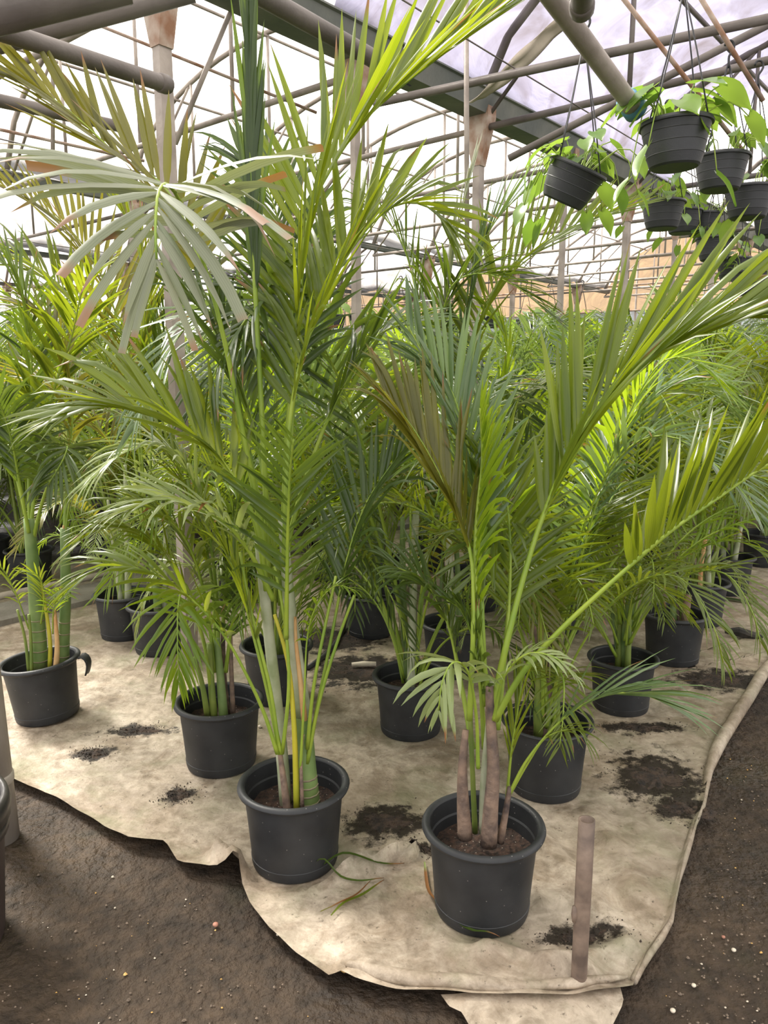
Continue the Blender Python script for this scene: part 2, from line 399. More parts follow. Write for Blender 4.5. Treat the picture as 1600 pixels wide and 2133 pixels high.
# longitudinal purlins and training wires under the film
for k in (0, 1, 2):
    for q in (.2, .5, .8):
        ww = W1 + BAY * (k + q); bar(sw(-2, ww, arch_z(ww) - .085), sw(S_END, ww, arch_z(ww) - .085), .014, 'beam', 'steel', 6)
for q in (.3, .55, .78):
    ww = W1 - BAY + BAY * q; bar(sw(-2, ww, arch_z(ww) - .1), sw(S_END, ww, arch_z(ww) - .1), .018, 'beam', 'steel_dark', 6)
for ww, z in ((4.4, 2.75), (5.6, 2.9), (6.5, 2.6), (2.2, 3.05), (1.0, 3.2)):
    bar(sw(1.5, ww, z), sw(S_END, ww, z), .004, 'beam', 'steel_dark', 5, sag=.05)
# end wall: corrugated sheet below, orange film gables above
def end_wall():
    mb = MB(); v = []; f = []; n = 420; w0, w1 = -9.0, 17.0
    for j in range(n + 1):
        ww = w0 + (w1 - w0) * j / n; d = .02 * math.sin(j * 1.57)
        v += [sw(S_END + d, ww, -.1), sw(S_END + d, ww, 2.9)]
    for j in range(n): f.append((2 * j, 2 * j + 2, 2 * j + 3, 2 * j + 1))
    mb.add(v, f); tag(link('wall_back', mb.mesh('wall_back', [M['corrugated']])), kind='structure')
    mb = MB(); v = []; f = []; n = 120
    for j in range(n + 1):
        ww = w0 + (w1 - w0) * j / n; v += [sw(S_END + .1, ww, 2.85), sw(S_END + .1, ww, arch_z(ww))]
    for j in range(n): f.append((2 * j, 2 * j + 2, 2 * j + 3, 2 * j + 1))
    mb.add(v, f); tag(link('wall_gable', mb.mesh('wall_gable', [M['film_orange']])), kind='structure')
    for z in (2.9, 3.45, 4.0): bar(sw(S_END - .08, w0, z), sw(S_END - .08, w1, z), .02, 'beam', 'rust', 6)
    for j in range(18): bar(sw(S_END - .06, w0 + 1.45 * j, 0), sw(S_END - .06, w0 + 1.45 * j, arch_z(w0 + 1.45 * j)), .022, 'beam', 'steel', 6)
end_wall()
# far side wall, clear film on rails
def side_wall():
    mb = MB(); v = []; f = []; ww = W1 + 3 * BAY
    for j in range(21): v += [sw(-2.5 + 19.5 * j / 20, ww + .05, 0), sw(-2.5 + 19.5 * j / 20, ww + .05, GH)]
    for j in range(20): f.append((2 * j, 2 * j + 2, 2 * j + 3, 2 * j + 1))
    mb.add(v, f); tag(link('wall_left', mb.mesh('wall_left', [M['film']])), kind='structure')
side_wall()

# ---------------------------------------------------------------- ground cloth
EDGE_L = [ground(*p) for p in ((1318, 2066), (1200, 2086), (1050, 2088), (930, 2080), (820, 2074), (745, 2057), (705, 2035), (690, 2050), (620, 2000), (560, 1945), (520, 1890), (503, 1850), (497, 1828), (420, 1812), (372, 1806), (345, 1765), (270, 1758), (215, 1730), (175, 1705), (120, 1672), (48, 1640), (-60, 1590))] + [V((-2.6, 3.05, 0)), V((-4.5, 5.2, 0))]
EDGE_R = [ground(*p) for p in ((1322, 2050), (1345, 2000), (1395, 1925), (1412, 1860), (1425, 1790), (1465, 1680), (1480, 1590), (1530, 1500), (1600, 1395), (1680, 1290))] + [sw(5.3, .55), sw(7, .6), sw(10, .65), sw(14, .7)]
def resample(P, n):
    L = [0]
    for a, b in zip(P, P[1:]): L.append(L[-1] + (b - a).length)
    out = []; j = 0
    for i in range(n):
        s = L[-1] * (i / (n - 1)) ** 1.55
        while j < len(P) - 2 and L[j + 1] < s: j += 1
        out.append(P[j].lerp(P[j + 1], min(1, (s - L[j]) / max(1e-9, L[j + 1] - L[j]))))
    return out
def seg_d(p, a, b):
    ab = b - a; t = max(0, min(1, (p - a).dot(ab) / ab.length_squared)); return (p - a - ab * t).length, t
RIDGES = [(ground(505, 1815), ground(640, 1850), .07, .020), (ground(640, 1850), ground(862, 1785), .06, .022), (ground(455, 1790), ground(505, 1835), .07, .025),
          (ground(1120, 1760), ground(1290, 1960), .03, .05), (ground(1010, 1990), ground(1230, 2040), .025, .03), (ground(1130, 2030), ground(1310, 1990), .03, .03),
          (ground(920, 1900), ground(1080, 2050), .018, .05), (ground(700, 1880), ground(760, 2020), .018, .05), (ground(1350, 1880), ground(1230, 1700), .02, .05)]
HEM = resample(EDGE_R, 60)
def cloth_z(p):
    z = .006 + .010 * abs(noise.noise(V((p.x * 3.1, p.y * 3.1, 9)))) + .006 * abs(noise.noise(V((p.x * 9, p.y * 7, 2))))
    for a, b, h, s in RIDGES:
        d, t = seg_d(V((p.x, p.y, 0)), a, b)
        if d < 4 * s: z += h * math.exp(-(d / s) ** 2)
    return z
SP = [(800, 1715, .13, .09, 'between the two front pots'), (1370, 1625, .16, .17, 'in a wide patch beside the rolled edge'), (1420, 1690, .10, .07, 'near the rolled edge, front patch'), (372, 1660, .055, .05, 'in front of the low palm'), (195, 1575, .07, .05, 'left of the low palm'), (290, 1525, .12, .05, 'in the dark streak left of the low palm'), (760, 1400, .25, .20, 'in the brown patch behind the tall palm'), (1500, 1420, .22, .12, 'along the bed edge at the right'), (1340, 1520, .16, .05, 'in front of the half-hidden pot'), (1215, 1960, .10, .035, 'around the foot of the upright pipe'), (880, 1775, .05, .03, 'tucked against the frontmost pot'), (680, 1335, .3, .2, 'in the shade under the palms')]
PADS = []    # pots press the cloth flat
def cloth():
    n = 210; m = 120; A = resample(EDGE_L, n); B = resample(EDGE_R, n); mb = MB(); v = []; f = []
    for i in range(n):
        for j in range(m):
            t = j / (m - 1); p = A[i].lerp(B[i], t); z = cloth_z(p)
            k = 1.0
            for (c, r) in PADS:
                d = (V((p.x, p.y)) - V((c.x, c.y))).length
                if d < r + .03: k = min(k, max(0, (d - r) / .03))
            z = .004 + (z - .004) * k
            e = min(t, 1 - t) * (A[i] - B[i]).length
            if e < .04: z += .012 * (1 - e / .04)
            v.append(V((p.x, p.y, z)))
    for i in range(n - 1):
        for j in range(m - 1): f.append((i * m + j, i * m + j + 1, (i + 1) * m + j + 1, (i + 1) * m + j))
    mb.add(v, f); me = mb.mesh('ground_cloth', [M['tarp']])
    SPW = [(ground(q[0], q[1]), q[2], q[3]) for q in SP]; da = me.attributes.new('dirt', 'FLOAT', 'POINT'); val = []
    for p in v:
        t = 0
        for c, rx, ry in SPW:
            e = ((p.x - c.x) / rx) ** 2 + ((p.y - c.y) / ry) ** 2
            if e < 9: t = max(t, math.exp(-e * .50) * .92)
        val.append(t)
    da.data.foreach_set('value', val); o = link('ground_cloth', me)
    tag(o, 'large dirty cream plastic ground cloth under the potted palms', 'ground cloth')
    # rolled side hem
    P = [V((p.x, p.y, .030)) + V((.012 * noise.noise(p * 4), 0, 0)) for p in HEM]
    r = [(.010 if (p - HEM[0]).length < 1.0 else .010 + .018 * min(1, ((p - HEM[0]).length - 1.0) / .5)) + .004 * noise.noise(p * 7) for p in P]
    P = [V((p.x, p.y, max(.008, q * .7))) for p, q in zip(P, r)]
    h = link('rolled_hem', tube(MB(), P, r, 10).mesh('rolled_hem', [M['tarp']]), o)
    P = [V((p.x, p.y + .02, .024)) for p in resample([ground(*q) for q in ((720, 2030), (780, 2055), (860, 2066), (950, 2071), (1080, 2079), (1200, 2077), (1312, 2060))], 24)]
    r = [.004 + .016 * math.sin(math.pi * i / 23) ** .5 + .006 * noise.noise(P[i] * 9) for i in range(24)]
    hm = tube(MB(), P, r, 12); hm.v = [V((p.x, p.y + .022 * noise.noise(p * 6), max(-.01, p.z * .8 + .008 * noise.noise(p * 14)))) for p in hm.v]
    link('rolled_hem', hm.mesh('rolled_hem', [M['tarp']]), o)
    # folded flap under the front hem
    a = [ground(*q) for q in ((918, 2076), (935, 2100), (962, 2112), (985, 2150), (1010, 2185), (1130, 2200), (1255, 2185), (1275, 2140), (1300, 2090), (1290, 2050), (1100, 2060))]
    mb = MB(); c = sum(a, V()) / len(a); ring = []
    v = [V((c.x, c.y, .004))]; nn = 60
    A2 = resample(a + [a[0]], nn)
    for q in (.35, .7, 1):
        for p in A2: 
            pp = c.lerp(p, q); v.append(V((pp.x, pp.y, .004 + .004 * noise.noise(pp * 12))))
    f = [(0, 1 + k, 1 + (k + 1) % nn) for k in range(nn)]
    for rI in range(2):
        for k in range(nn): f.append((1 + rI * nn + k, 1 + (rI + 1) * nn + k, 1 + (rI + 1) * nn + (k + 1) % nn, 1 + rI * nn + (k + 1) % nn))
    mb.add(v, f); link('torn_flap', mb.mesh('torn_flap', [M['tarp']]), o)

# ================================================================= palms
def leaflet_geo(p, d, T, N, L, wd, droop, k=4, fold=.22, rnd=.5, dry=0.0, twist=0.0, cut=False):
    wv = T - d * T.dot(d)
    if wv.length < 1e-4: wv = N.copy()
    wv.normalize()
    if twist: wv = Matrix.Rotation(twist, 3, d) @ wv
    prof = {3: [.35, 1, .8, 0], 4: [.30, 1, 1, .7, 0], 5: [.28, .9, 1, .85, .52, 0]}[k]
    if cut: prof = [.35, .9, 1, 1, .95, .9][:k + 1]
    v = []; lf = []; f = []
    pos = p.copy(); dd = d.copy()
    for i in range(k + 1):
        t = i / k
        nb = dd.cross(wv)
        if nb.dot(N) < 0: nb = -nb
        nb.normalize()
        if i == k and not cut:
            v.append(pos.copy()); lf.append((1, rnd, dry))
        else:
            h = wd * prof[i] * .5
            v += [pos + wv * h, pos + nb * (wd * prof[i] * fold), pos - wv * h]; lf += [(t, rnd, dry, 0.0), (t, rnd, dry, .5), (t, rnd, dry, 1.0)]
        if i < k:
            pos = pos + dd * (L / k)
            dd = (dd + V((0, 0, -1)) * (droop * (i + 1) / k * 1.1)).normalized()
            wv = (wv - dd * wv.dot(dd)).normalized()
    for i in range(k):
        a = i * 3
        if i == k - 1 and not cut:
            f += [(a, a + 1, a + 3), (a + 1, a + 2, a + 3)]
        else:
            f += [(a, a + 1, a + 4, a + 3), (a + 1, a + 2, a + 5, a + 4)]
    return v, f, lf
def frond_geo(ctrl, n=30, L=.35, wd=.028, a0=62, a1=28, lift=12, roll=0, droop=.25, p0=.35, seed=0, dry=.1, rr=(.009, .002), hint=None, drytip=0.0, cutp=0.0, sides=(1, 1), k=4, fold=.22, taper=.55):
    rg = random.Random(seed); NS = 40
    P = spline(ctrl, NS)
    T0 = (P[1] - P[0]).normalized()
    if hint is None:
        h = P[-1] - P[0]; h.z = 0
        hint = -h.normalized() if h.length > 1e-3 else V((0, -1, 0))
    T, N = frames(P, hint - T0 * hint.dot(T0))
    if roll: N = [Matrix.Rotation(R(roll), 3, t) @ nn for t, nn in zip(T, N)]
    rach = (P, [rr[0] + (rr[1] - rr[0]) * (i / (NS - 1)) ** .8 for i in range(NS)])
    leaves = []
    for sgn, on in ((1, sides[0]), (-1, sides[1])):
        if not on: continue
        for i in range(n):
            u = (i + rg.uniform(-.25, .25) + (.25 if sgn > 0 else -.1)) / (n - 1); u = max(0, min(1, u))
            x = (p0 + (1 - p0) * u) * (NS - 1.001); j = int(x); q = x - j
            p = P[j].lerp(P[j + 1], q); t = T[j].lerp(T[j + 1], q).normalized(); nn = N[j].lerp(N[j + 1], q).normalized()
            b = t.cross(nn) * sgn
            al = R(a0 + (a1 - a0) * u + rg.gauss(0, 5.5) * (1 - .5 * u)); li = R(lift + rg.gauss(0, 8))
            d = t * math.cos(al) + (b * math.cos(li) + nn * math.sin(li)) * math.sin(al)
            ln = L * (.6 + .4 * min(1, u / .22)) * (1 - taper * max(0, (u - .45) / .55) ** 1.5) * rg.uniform(.82, 1.1)
            dr = 0.0
            if rg.random() < dry: dr = rg.uniform(.05, .3)
            dr = max(dr, drytip * rg.uniform(.4, 1) )
            leaves.append(leaflet_geo(p, d.normalized(), t, nn, ln, wd * rg.uniform(.85, 1.1) * (1 - .35 * max(0, u - .6) / .4), droop * rg.uniform(.4, 1.7) + (rg.uniform(.15, .5) if rg.random() < .1 and droop > .05 else 0), k, fold, rg.random(), dr, rg.gauss(0, .3), rg.random() < cutp))
    return rach, leaves
def frond_mesh(name, rach, leaves, leafm, petm, off=None, seg=6):
    mb = MB(); tube(mb, rach[0], rach[1], seg, True, 0); lf = [(0, .5, 0)] * len(mb.v)
    for v, f, l in leaves: mb.add(v, f, 1); lf += l
    return mb.mesh(name, [M[petm], M[leafm]], off=off, lf=lf)
# pot meshes -----------------------------------------------------------------
def pot_parts(Rr, H, thin=False):
    ro = Rr; t = .004; rl = .012 if not thin else .006
    body = [(.0, .004), (ro * .70, .004), (ro * .755, .0), (ro * .775, .012), (ro * .785, H * .12), (ro * .775, H * .125), (ro * .82, H * .5), (ro * .885, H * .97), (ro * .885 - t, H * .97), (ro * .85, H * .80), (ro * .83, H * .78), (ro * .79, H * .4)]
    b = lathe(MB(), body, 48).mesh('pot', [M['pot']], sharp=R(28))
    c = ro - rl; rim = [(c + rl * math.cos(a) - (0.0), H - rl * .9 + rl * .95 * math.sin(a)) for a in [math.pi * 2 * i / 10 for i in range(11)]]
    rim = [(x if x > ro * .86 else ro * .86, z) for x, z in rim]
    r = lathe(MB(), rim, 44).mesh('rim', [M['pot']])
    mb = MB(); v = []; f = []; nr, na = 7, 32
    v.append(V((0, 0, H * .66)))
    for i in range(1, nr + 1):
        for k in range(na):
            a = 2 * math.pi * k / na; rad = ro * .83 * i / nr
            v.append(V((rad * math.cos(a), rad * math.sin(a), H * .66 + .012 * noise.noise(V((rad * 25 * math.cos(a), rad * 25 * math.sin(a), Rr * 50))))))
    f += [(0, 1 + k, 1 + (k + 1) % na) for k in range(na)]
    for i in range(nr - 1):
        for k in range(na): f.append((1 + i * na + k, 1 + (i + 1) * na + k, 1 + (i + 1) * na + (k + 1) % na, 1 + i * na + (k + 1) % na))
    mb.add(v, f); s = mb.mesh('soil', [M['soil']])
    return b, r, s
POT = pot_parts(.173, .262); POT_THIN = pot_parts(.158, .25, True)
PH = .262
def put_pot(root, parts, sc=1.0, tilt=None):
    b, r, s = parts
    pb = link('pot', b, root); pb.scale = (sc,) * 3
    pr = link('rim', r, pb)
    so_ = link('soil', s, root); so_.scale = (sc,) * 3
    if tilt: pb.rotation_euler = tilt; so_.rotation_euler = tilt
    return pb
def stem(root, pts, rad, m, rings=0, seg=10):
    me = tube(MB(), spline(pts, 14), [rad[0] + (rad[1] - rad[0]) * i / 13 for i in range(14)], seg).mesh('stem', [M[m]])
    o = link('stem', me, root)
    if rings:
        P = spline(pts, 60)
        for i in range(rings):
            q = int(2 + 40 * (i + .5) / rings * .5); r = rad[0] + (rad[1] - rad[0]) * q / 59
            rm = tube(MB(), [P[q] - (P[q + 1] - P[q]).normalized() * .003, P[q], P[q] + (P[q + 1] - P[q]).normalized() * .003], [r * 1.02, r * 1.06, r * 1.02], seg).mesh('leaf_scar', [M['ring']])
            link('leaf_scar', rm, o)
    return o
class Hero:
    def __init__(s, name, label, rim_px, group, sc=1.0, thin=False, tilt=None, indiv=300):
        s.c = ground(rim_px[0], rim_px[1], PH * sc * .97); s.c.z = 0.008; s.root = empty(name, s.c)
        tag(s.root, label, 'potted plant', group); put_pot(s.root, POT_THIN if thin else POT, sc, tilt)
        PADS.append((s.c, .15 * sc)); s.Y = s.c.y; s.left = indiv; s.rest = []; s.restm = None
    def px(s, pts):
        return [at(p[0], p[1], s.Y + (p[2] if len(p) > 2 else 0)) - s.c for p in pts]
    def stem(s, pts, rad, m, rings=0): return stem(s.root, s.px(pts), rad, m, rings)
    def frond(s, pts, leafm='leaf', petm='petiole', ind=True, **kw):
        kw.setdefault('k', 5); kw['wd'] *= .86; kw['n'] = int(kw['n'] * 1.12); ctrl = s.px(pts); rach, leaves = frond_geo(ctrl, **kw)
        if ind and s.left >= len(leaves):
            o = link('frond', tube(MB(), rach[0], rach[1], 7).mesh('frond', [M[petm]]), s.root)
            for v, f, l in leaves:
                mb = MB(); mb.add(v, f); p = v[1]
                link('leaflet', mb.mesh('leaflet', [M[leafm]], off=p, lf=l), o, p)
            s.left -= len(leaves)
        else:
            o = link('frond', frond_mesh('frond', rach, leaves, leafm, petm), s.root)
        return o
GP = 'palms in black pots on the ground cloth'
HEROES = {}
def heroes():
    # ---- right front palm
    A = Hero('potted_palm', 'clumping palm in the frontmost black pot beside the upright pipe', (1007, 1722), GP)
    HEROES['A'] = A
    A.stem([(969, 1745, -.02), (964, 1660, -.02), (964, 1590, -.02), (970, 1520, 0)], (.021, .009), 'sheath_brown')
    A.stem([(1018, 1760, -.04), (1022, 1690, -.04), (1028, 1600, -.03), (1022, 1500, -.01), (1020, 1430, 0)], (.024, .011), 'sheath_brown')
    A.stem([(1006, 1735, .0), (1008, 1640, .01), (1018, 1520, .01), (1028, 1420, .02)], (.012, .010), 'crownshaft')
    A.stem([(1042, 1755, -.02), (1052, 1700, -.02), (1062, 1640, -.02)], (.011, .007), 'sheath_brown')
    A.stem([(990, 1735, .02), (984, 1600, .02), (978, 1450, .02)], (.008, .006), 'cane_green')
    A.frond([(1022, 1500, 0), (1042, 1400, 0), (1075, 1260, .02), (1112, 1130, .04), (1145, 1040, .05), (1190, 935, .04), (1260, 832, .02), (1345, 752, -.02), (1450, 692, -.06), (1560, 655, -.1), (1700, 640, -.15)], 'leaf', 'petiole', n=38, L=.42, wd=.027, a0=27, a1=20, lift=30, roll=40, droop=.07, p0=.40, seed=1, rr=(.011, .002))
    A.frond([(1032, 1500, -.02), (1090, 1400, -.05), (1180, 1300, -.1), (1300, 1190, -.14), (1400, 1105, -.18), (1500, 1035, -.2), (1600, 968, -.22), (1720, 920, -.25)], 'leaf', 'petiole', n=26, L=.32, wd=.025, a0=58, a1=30, lift=40, roll=-6, droop=.03, p0=.52, seed=2, dry=.15, rr=(.010, .002))
    A.frond([(978, 1500, 0), (985, 1330, 0), (984, 1180, .02), (966, 1105, .03), (945, 1050, .03), (908, 975, .04), (862, 895, .04), (800, 815, .03)], 'leaf_olive', 'petiole', n=28, L=.30, wd=.022, a0=25, a1=20, lift=30, roll=-42, droop=.06, p0=.50, seed=3, dry=.25)
    A.frond([(1012, 1470, .04), (1005, 1300, .06), (1000, 1150, .10), (985, 990, .14), (962, 880, .16), (935, 805, .17), (890, 752, .17), (850, 680, .17)], 'leaf_blue', 'petiole', n=30, L=.30, wd=.019, a0=34, a1=24, lift=30, roll=-30, droop=.10, p0=.42, seed=4)
    A.frond([(1024, 1480, .02), (1000, 1330, .02), (990, 1200, .04), (992, 1080, .05), (1004, 960, .05), (1000, 850, .02)], 'leaf_bright', 'petiole', n=26, L=.22, wd=.021, a0=52, a1=24, lift=26, roll=-10, droop=.2, p0=.36, seed=5)
    A.frond([(996, 1600, -.05), (992, 1490, -.07), (975, 1400, -.10), (945, 1380, -.14), (922, 1420, -.17), (914, 1480, -.18)], 'leaf_pale', 'petiole', n=12, L=.17, wd=.022, a0=62, a1=25, lift=4, droop=.35, p0=.52, seed=6, dry=.35, rr=(.006, .002))
    A.frond([(1060, 1655, -.02), (1100, 1580, -.03), (1170, 1500, -.06), (1250, 1452, -.1), (1330, 1445, -.14), (1400, 1470, -.18)], 'leaf_blue', 'petiole', n=13, L=.26, wd=.017, a0=34, a1=14, lift=10, droop=.16, p0=.45, seed=7, dry=.1, rr=(.005, .0015))
    A.frond([(1028, 1500, -.06), (1050, 1410, -.10), (1100, 1362, -.15), (1160, 1372, -.18), (1200, 1410, -.2)], 'leaf_pale', 'petiole', n=11, L=.11, wd=.014, a0=60, a1=25, lift=6, droop=.35, p0=.35, seed=8, rr=(.005, .0015))
    A.frond([(1056, 1660, 0), (1066, 1560, 0), (1080, 1470, 0), (1090, 1400, .02)], 'leaf', 'petiole', n=9, L=.18, wd=.012, a0=24, a1=12, lift=12, droop=.12, p0=.3, seed=9, rr=(.005, .0015))
    A.frond([(1060, 1660, .01), (1100, 1590, .0), (1140, 1535, -.02), (1200, 1520, -.05), (1225, 1550, -.07)], 'leaf', 'petiole', n=7, L=.13, wd=.009, a0=35, a1=12, lift=5, droop=.4, p0=.5, seed=10, dry=.8, rr=(.004, .001))
    A.frond([(985, 1560, .05), (960, 1420, .1), (930, 1290, .13), (880, 1210, .13), (820, 1180, .1)], 'leaf_dark', 'petiole', ind=False, n=24, L=.24, wd=.018, a0=60, a1=30, lift=12, droop=.25, p0=.45, seed=11)
    A.frond([(1010, 1560, .04), (1000, 1420, .05), (985, 1330, .06), (960, 1270, .06), (930, 1250, .05)], 'leaf_dark', 'petiole', ind=False, n=18, L=.18, wd=.018, a0=55, a1=28, lift=14, droop=.2, p0=.35, seed=12)
    A.frond([(1036, 1520, .05), (1050, 1380, .1), (1062, 1220, .15), (1060, 1080, .18), (1040, 980, .2), (1010, 920, .2)], 'leaf', 'petiole', ind=False, n=26, L=.30, wd=.02, a0=50, a1=28, lift=22, droop=.15, p0=.4, seed=13)
    # ---- centre front palm
    B = Hero('potted_palm', 'tallest palm with pale grey crownshafts in the black pot behind the cloth fold', (612, 1635), GP)
    HEROES['B'] = B
    B.stem([(596, 1690, .02), (590, 1600, .02), (577, 1470, .03), (560, 1320, .04), (548, 1210, .04), (540, 1120, .04)], (.020, .015), 'crownshaft')
    B.stem([(644, 1680, .0), (638, 1610, .0), (634, 1540, .01), (630, 1480, .01)], (.036, .026), 'trunk_green', 4)
    B.stem([(631, 1490, .01), (620, 1400, .01), (606, 1290, .02), (596, 1180, .03), (588, 1080, .03)], (.027, .013), 'crownshaft')
    B.stem([(634, 1500, -.022), (626, 1420, -.02), (617, 1340, -.012), (615, 1285, -.01)], (.010, .004), 'sheath_orange')
    B.stem([(618, 1690, -.04), (616, 1600, -.04), (612, 1500, -.04), (600, 1380, -.03), (572, 1280, -.02)], (.010, .005), 'petiole_yellow')
    for q in ([(582, 1565, -.03), (562, 1430, -.04), (522, 1270, -.03), (500, 1150, -.02)], [(588, 1570, -.03), (602, 1430, -.05), (594, 1300, -.05), (572, 1180, -.04)], [(642, 1570, -.02), (668, 1450, -.04), (705, 1330, -.05), (738, 1240, -.06)], [(640, 1560, -.03), (652, 1440, -.05), (672, 1330, -.05), (700, 1200, -.04)]):
        B.stem(q, (.006, .004), 'petiole')
    B.stem([(599, 1690, -.04), (590, 1620, -.03), (582, 1560, -.02)], (.013, .007), 'sheath_brown')
    B.stem([(630, 1680, -.05), (627, 1580, -.05), (632, 1530, -.05)], (.006, .004), 'sheath_brown')
    # arching over towards the viewer, dusty
    B.frond([(560, 1200, .02), (535, 1050, .02), (505, 900, 0), (470, 720, -.05), (425, 550, -.12), (380, 430, -.22), (350, 385, -.32), (330, 400, -.42), (324, 470, -.48), (326, 540, -.5)], 'leaf_grey', 'petiole', n=16, L=.42, wd=.030, a0=74, a1=22, lift=4, droop=.16, p0=.66, seed=21, dry=.7, drytip=.08, rr=(.011, .003), cutp=.35)
    # upright spear
    B.frond([(560, 1180, .05), (552, 1000, .05), (540, 760, .04), (528, 520, .02), (523, 300, 0), (520, 60, -.02), (518, -80, -.03)], 'leaf_dark', 'petiole', n=30, L=.36, wd=.022, a0=3.0, a1=2, lift=4, droop=0, p0=.48, seed=22, dry=0, hint=V((0, -1, 0)), rr=(.010, .004), fold=.4)
    # big right frond
    B.frond([(590, 1150, .04), (596, 950, .05), (606, 820, .06), (622, 640, .08), (644, 450, .1), (690, 350, .1), (752, 258, .1), (812, 200, .08), (880, 145, .06), (960, 85, .04), (1028, 36, .02)], 'leaf', 'petiole', n=34, L=.42, wd=.029, a0=56, a1=16, lift=34, roll=44, droop=.03, p0=.36, seed=23, dry=.5, rr=(.011, .0025))
    # lower right frond
    B.frond([(592, 1180, .0), (598, 1000, .0), (606, 860, .02), (636, 720, .02), (672, 640, .04), (712, 550, .06), (770, 470, .06), (830, 425, .06), (890, 430, .04), (940, 480, 0)], 'leaf', 'petiole', n=32, L=.34, wd=.025, a0=50, a1=24, lift=30, roll=36, droop=.16, p0=.36, seed=24, dry=.2, rr=(.010, .0025))
    # upper left frond with dry ends
    B.frond([(562, 1180, .08), (520, 950, .12), (470, 720, .2), (400, 500, .3), (338, 385, .34), (241, 320, .36), (180, 262, .36), (113, 208, .34), (52, 171, .32), (-10, 148, .3)], 'leaf_olive', 'petiole', n=24, L=.36, wd=.030, a0=54, a1=10, lift=30, roll=-44, droop=.02, p0=.50, seed=25, dry=.8, drytip=.1, rr=(.010, .0025))
    # left frond
    B.frond([(556, 1230, -.02), (535, 1100, -.03), (490, 1000, -.04), (430, 928, -.06), (365, 880, -.08), (290, 850, -.1), (210, 842, -.12), (120, 870, -.14)], 'leaf', 'petiole', n=24, L=.34, wd=.030, a0=48, a1=20, lift=22, roll=-30, droop=.14, p0=.36, seed=26, dry=.05, rr=(.010, .0025))
    # fishbone frond facing the viewer
    B.frond([(596, 1330, -.05), (598, 1200, -.09), (600, 1090, -.14), (604, 990, -.2), (612, 915, -.28)], 'leaf_dark', 'petiole', n=18, L=.24, wd=.020, a0=58, a1=34, lift=20, droop=.10, p0=.22, seed=27, dry=.05, rr=(.008, .002))
    # right side frond from a basal shoot
    B.frond([(640, 1590, -.02), (660, 1480, -.03), (690, 1330, -.02), (722, 1170, 0), (760, 1055, .02), (815, 970, .04), (868, 912, .05)], 'leaf_dark', 'petiole', n=24, L=.25, wd=.020, a0=44, a1=22, lift=30, roll=34, droop=.06, p0=.50, seed=28, dry=.05, rr=(.007, .002))
    # basal frond arching left
    B.frond([(578, 1570, -.04), (548, 1480, -.05), (508, 1395, -.07), (468, 1325, -.09), (420, 1268, -.12), (360, 1218, -.16), (290, 1185, -.2), (215, 1180, -.24), (150, 1220, -.26)], 'leaf', 'petiole', n=20, L=.24, wd=.019, a0=62, a1=22, lift=8, droop=.22, p0=.45, seed=29, dry=.05, rr=(.007, .0015))
    B.frond([(584, 1570, -.03), (560, 1450, -.03), (530, 1330, -.03), (500, 1220, -.02), (470, 1150, -.02), (430, 1110, -.04)], 'leaf', 'petiole', ind=False, n=20, L=.22, wd=.016, a0=45, a1=25, lift=16, droop=.2, p0=.5, seed=30)
    B.frond([(626, 1600, -.05), (634, 1450, -.06), (640, 1330, -.06), (660, 1260, -.08), (700, 1220, -.1), (740, 1230, -.13)], 'leaf_bright', 'petiole', ind=False, n=12, L=.10, wd=.010, a0=60, a1=30, lift=8, droop=.3, p0=.6, seed=31, rr=(.005, .001))
    B.frond([(585, 1230, .05), (560, 1060, .08), (530, 900, .12), (480, 740, .16), (420, 640, .18), (350, 590, .18)], 'leaf_dark', 'petiole', ind=False, n=26, L=.30, wd=.026, a0=50, a1=28, lift=20, droop=.12, p0=.42, seed=32)
    B.frond([(590, 1200, .1), (600, 1000, .16), (612, 800, .22), (600, 560, .3), (560, 400, .34), (500, 320, .36)], 'leaf_dark', 'petiole', ind=False, n=30, L=.34, wd=.024, a0=50, a1=25, lift=18, droop=.18, p0=.45, seed=33)
    B.frond([(588, 1200, .06), (620, 1050, .1), (680, 880, .16), (740, 760, .2), (800, 690, .22), (880, 680, .2), (950, 740, .16)], 'leaf_dark', 'petiole', ind=False, n=26, L=.26, wd=.022, a0=54, a1=25, lift=12, droop=.2, p0=.45, seed=34)
    B.frond([(570, 1250, -.02), (520, 1150, -.06), (470, 1090, -.1), (410, 1060, -.16), (340, 1040, -.2), (270, 1060, -.25)], 'leaf_pale', 'petiole', ind=False, n=22, L=.25, wd=.020, a0=50, a1=22, lift=14, droop=.22, p0=.3, seed=35)
    # ---- low palm left of centre
    Cc = Hero('potted_palm', 'low bushy palm whose frond droops over the front left of its black pot', (457, 1463), GP)
    HEROES['C'] = Cc
    for p, r, m in (([(432, 1490, -.03), (420, 1420, -.05), (404, 1370, -.08)], (.012, .008), 'cane_green'), ([(446, 1495, -.02), (440, 1420, -.02), (436, 1340, -.02)], (.015, .011), 'cane_green'), ([(466, 1497, -.02), (460, 1420, -.01), (452, 1330, 0)], (.019, .012), 'trunk_green'), ([(486, 1490, .01), (482, 1400, .02), (480, 1300, .02)], (.010, .007), 'sheath_brown'), ([(474, 1490, .03), (466, 1400, .04), (464, 1300, .04)], (.013, .008), 'sheath_brown')):
        Cc.stem(p, r, m)
    Cc.frond([(440, 1440, -.02), (425, 1340, -.06), (402, 1262, -.12), (380, 1232, -.19), (371, 1270, -.26), (370, 1340, -.30), (372, 1420, -.31)], 'leaf_bright', 'petiole', n=20, L=.25, wd=.019, a0=58, a1=14, lift=-4, droop=.22, p0=.36, seed=41, dry=.0, rr=(.008, .0015))
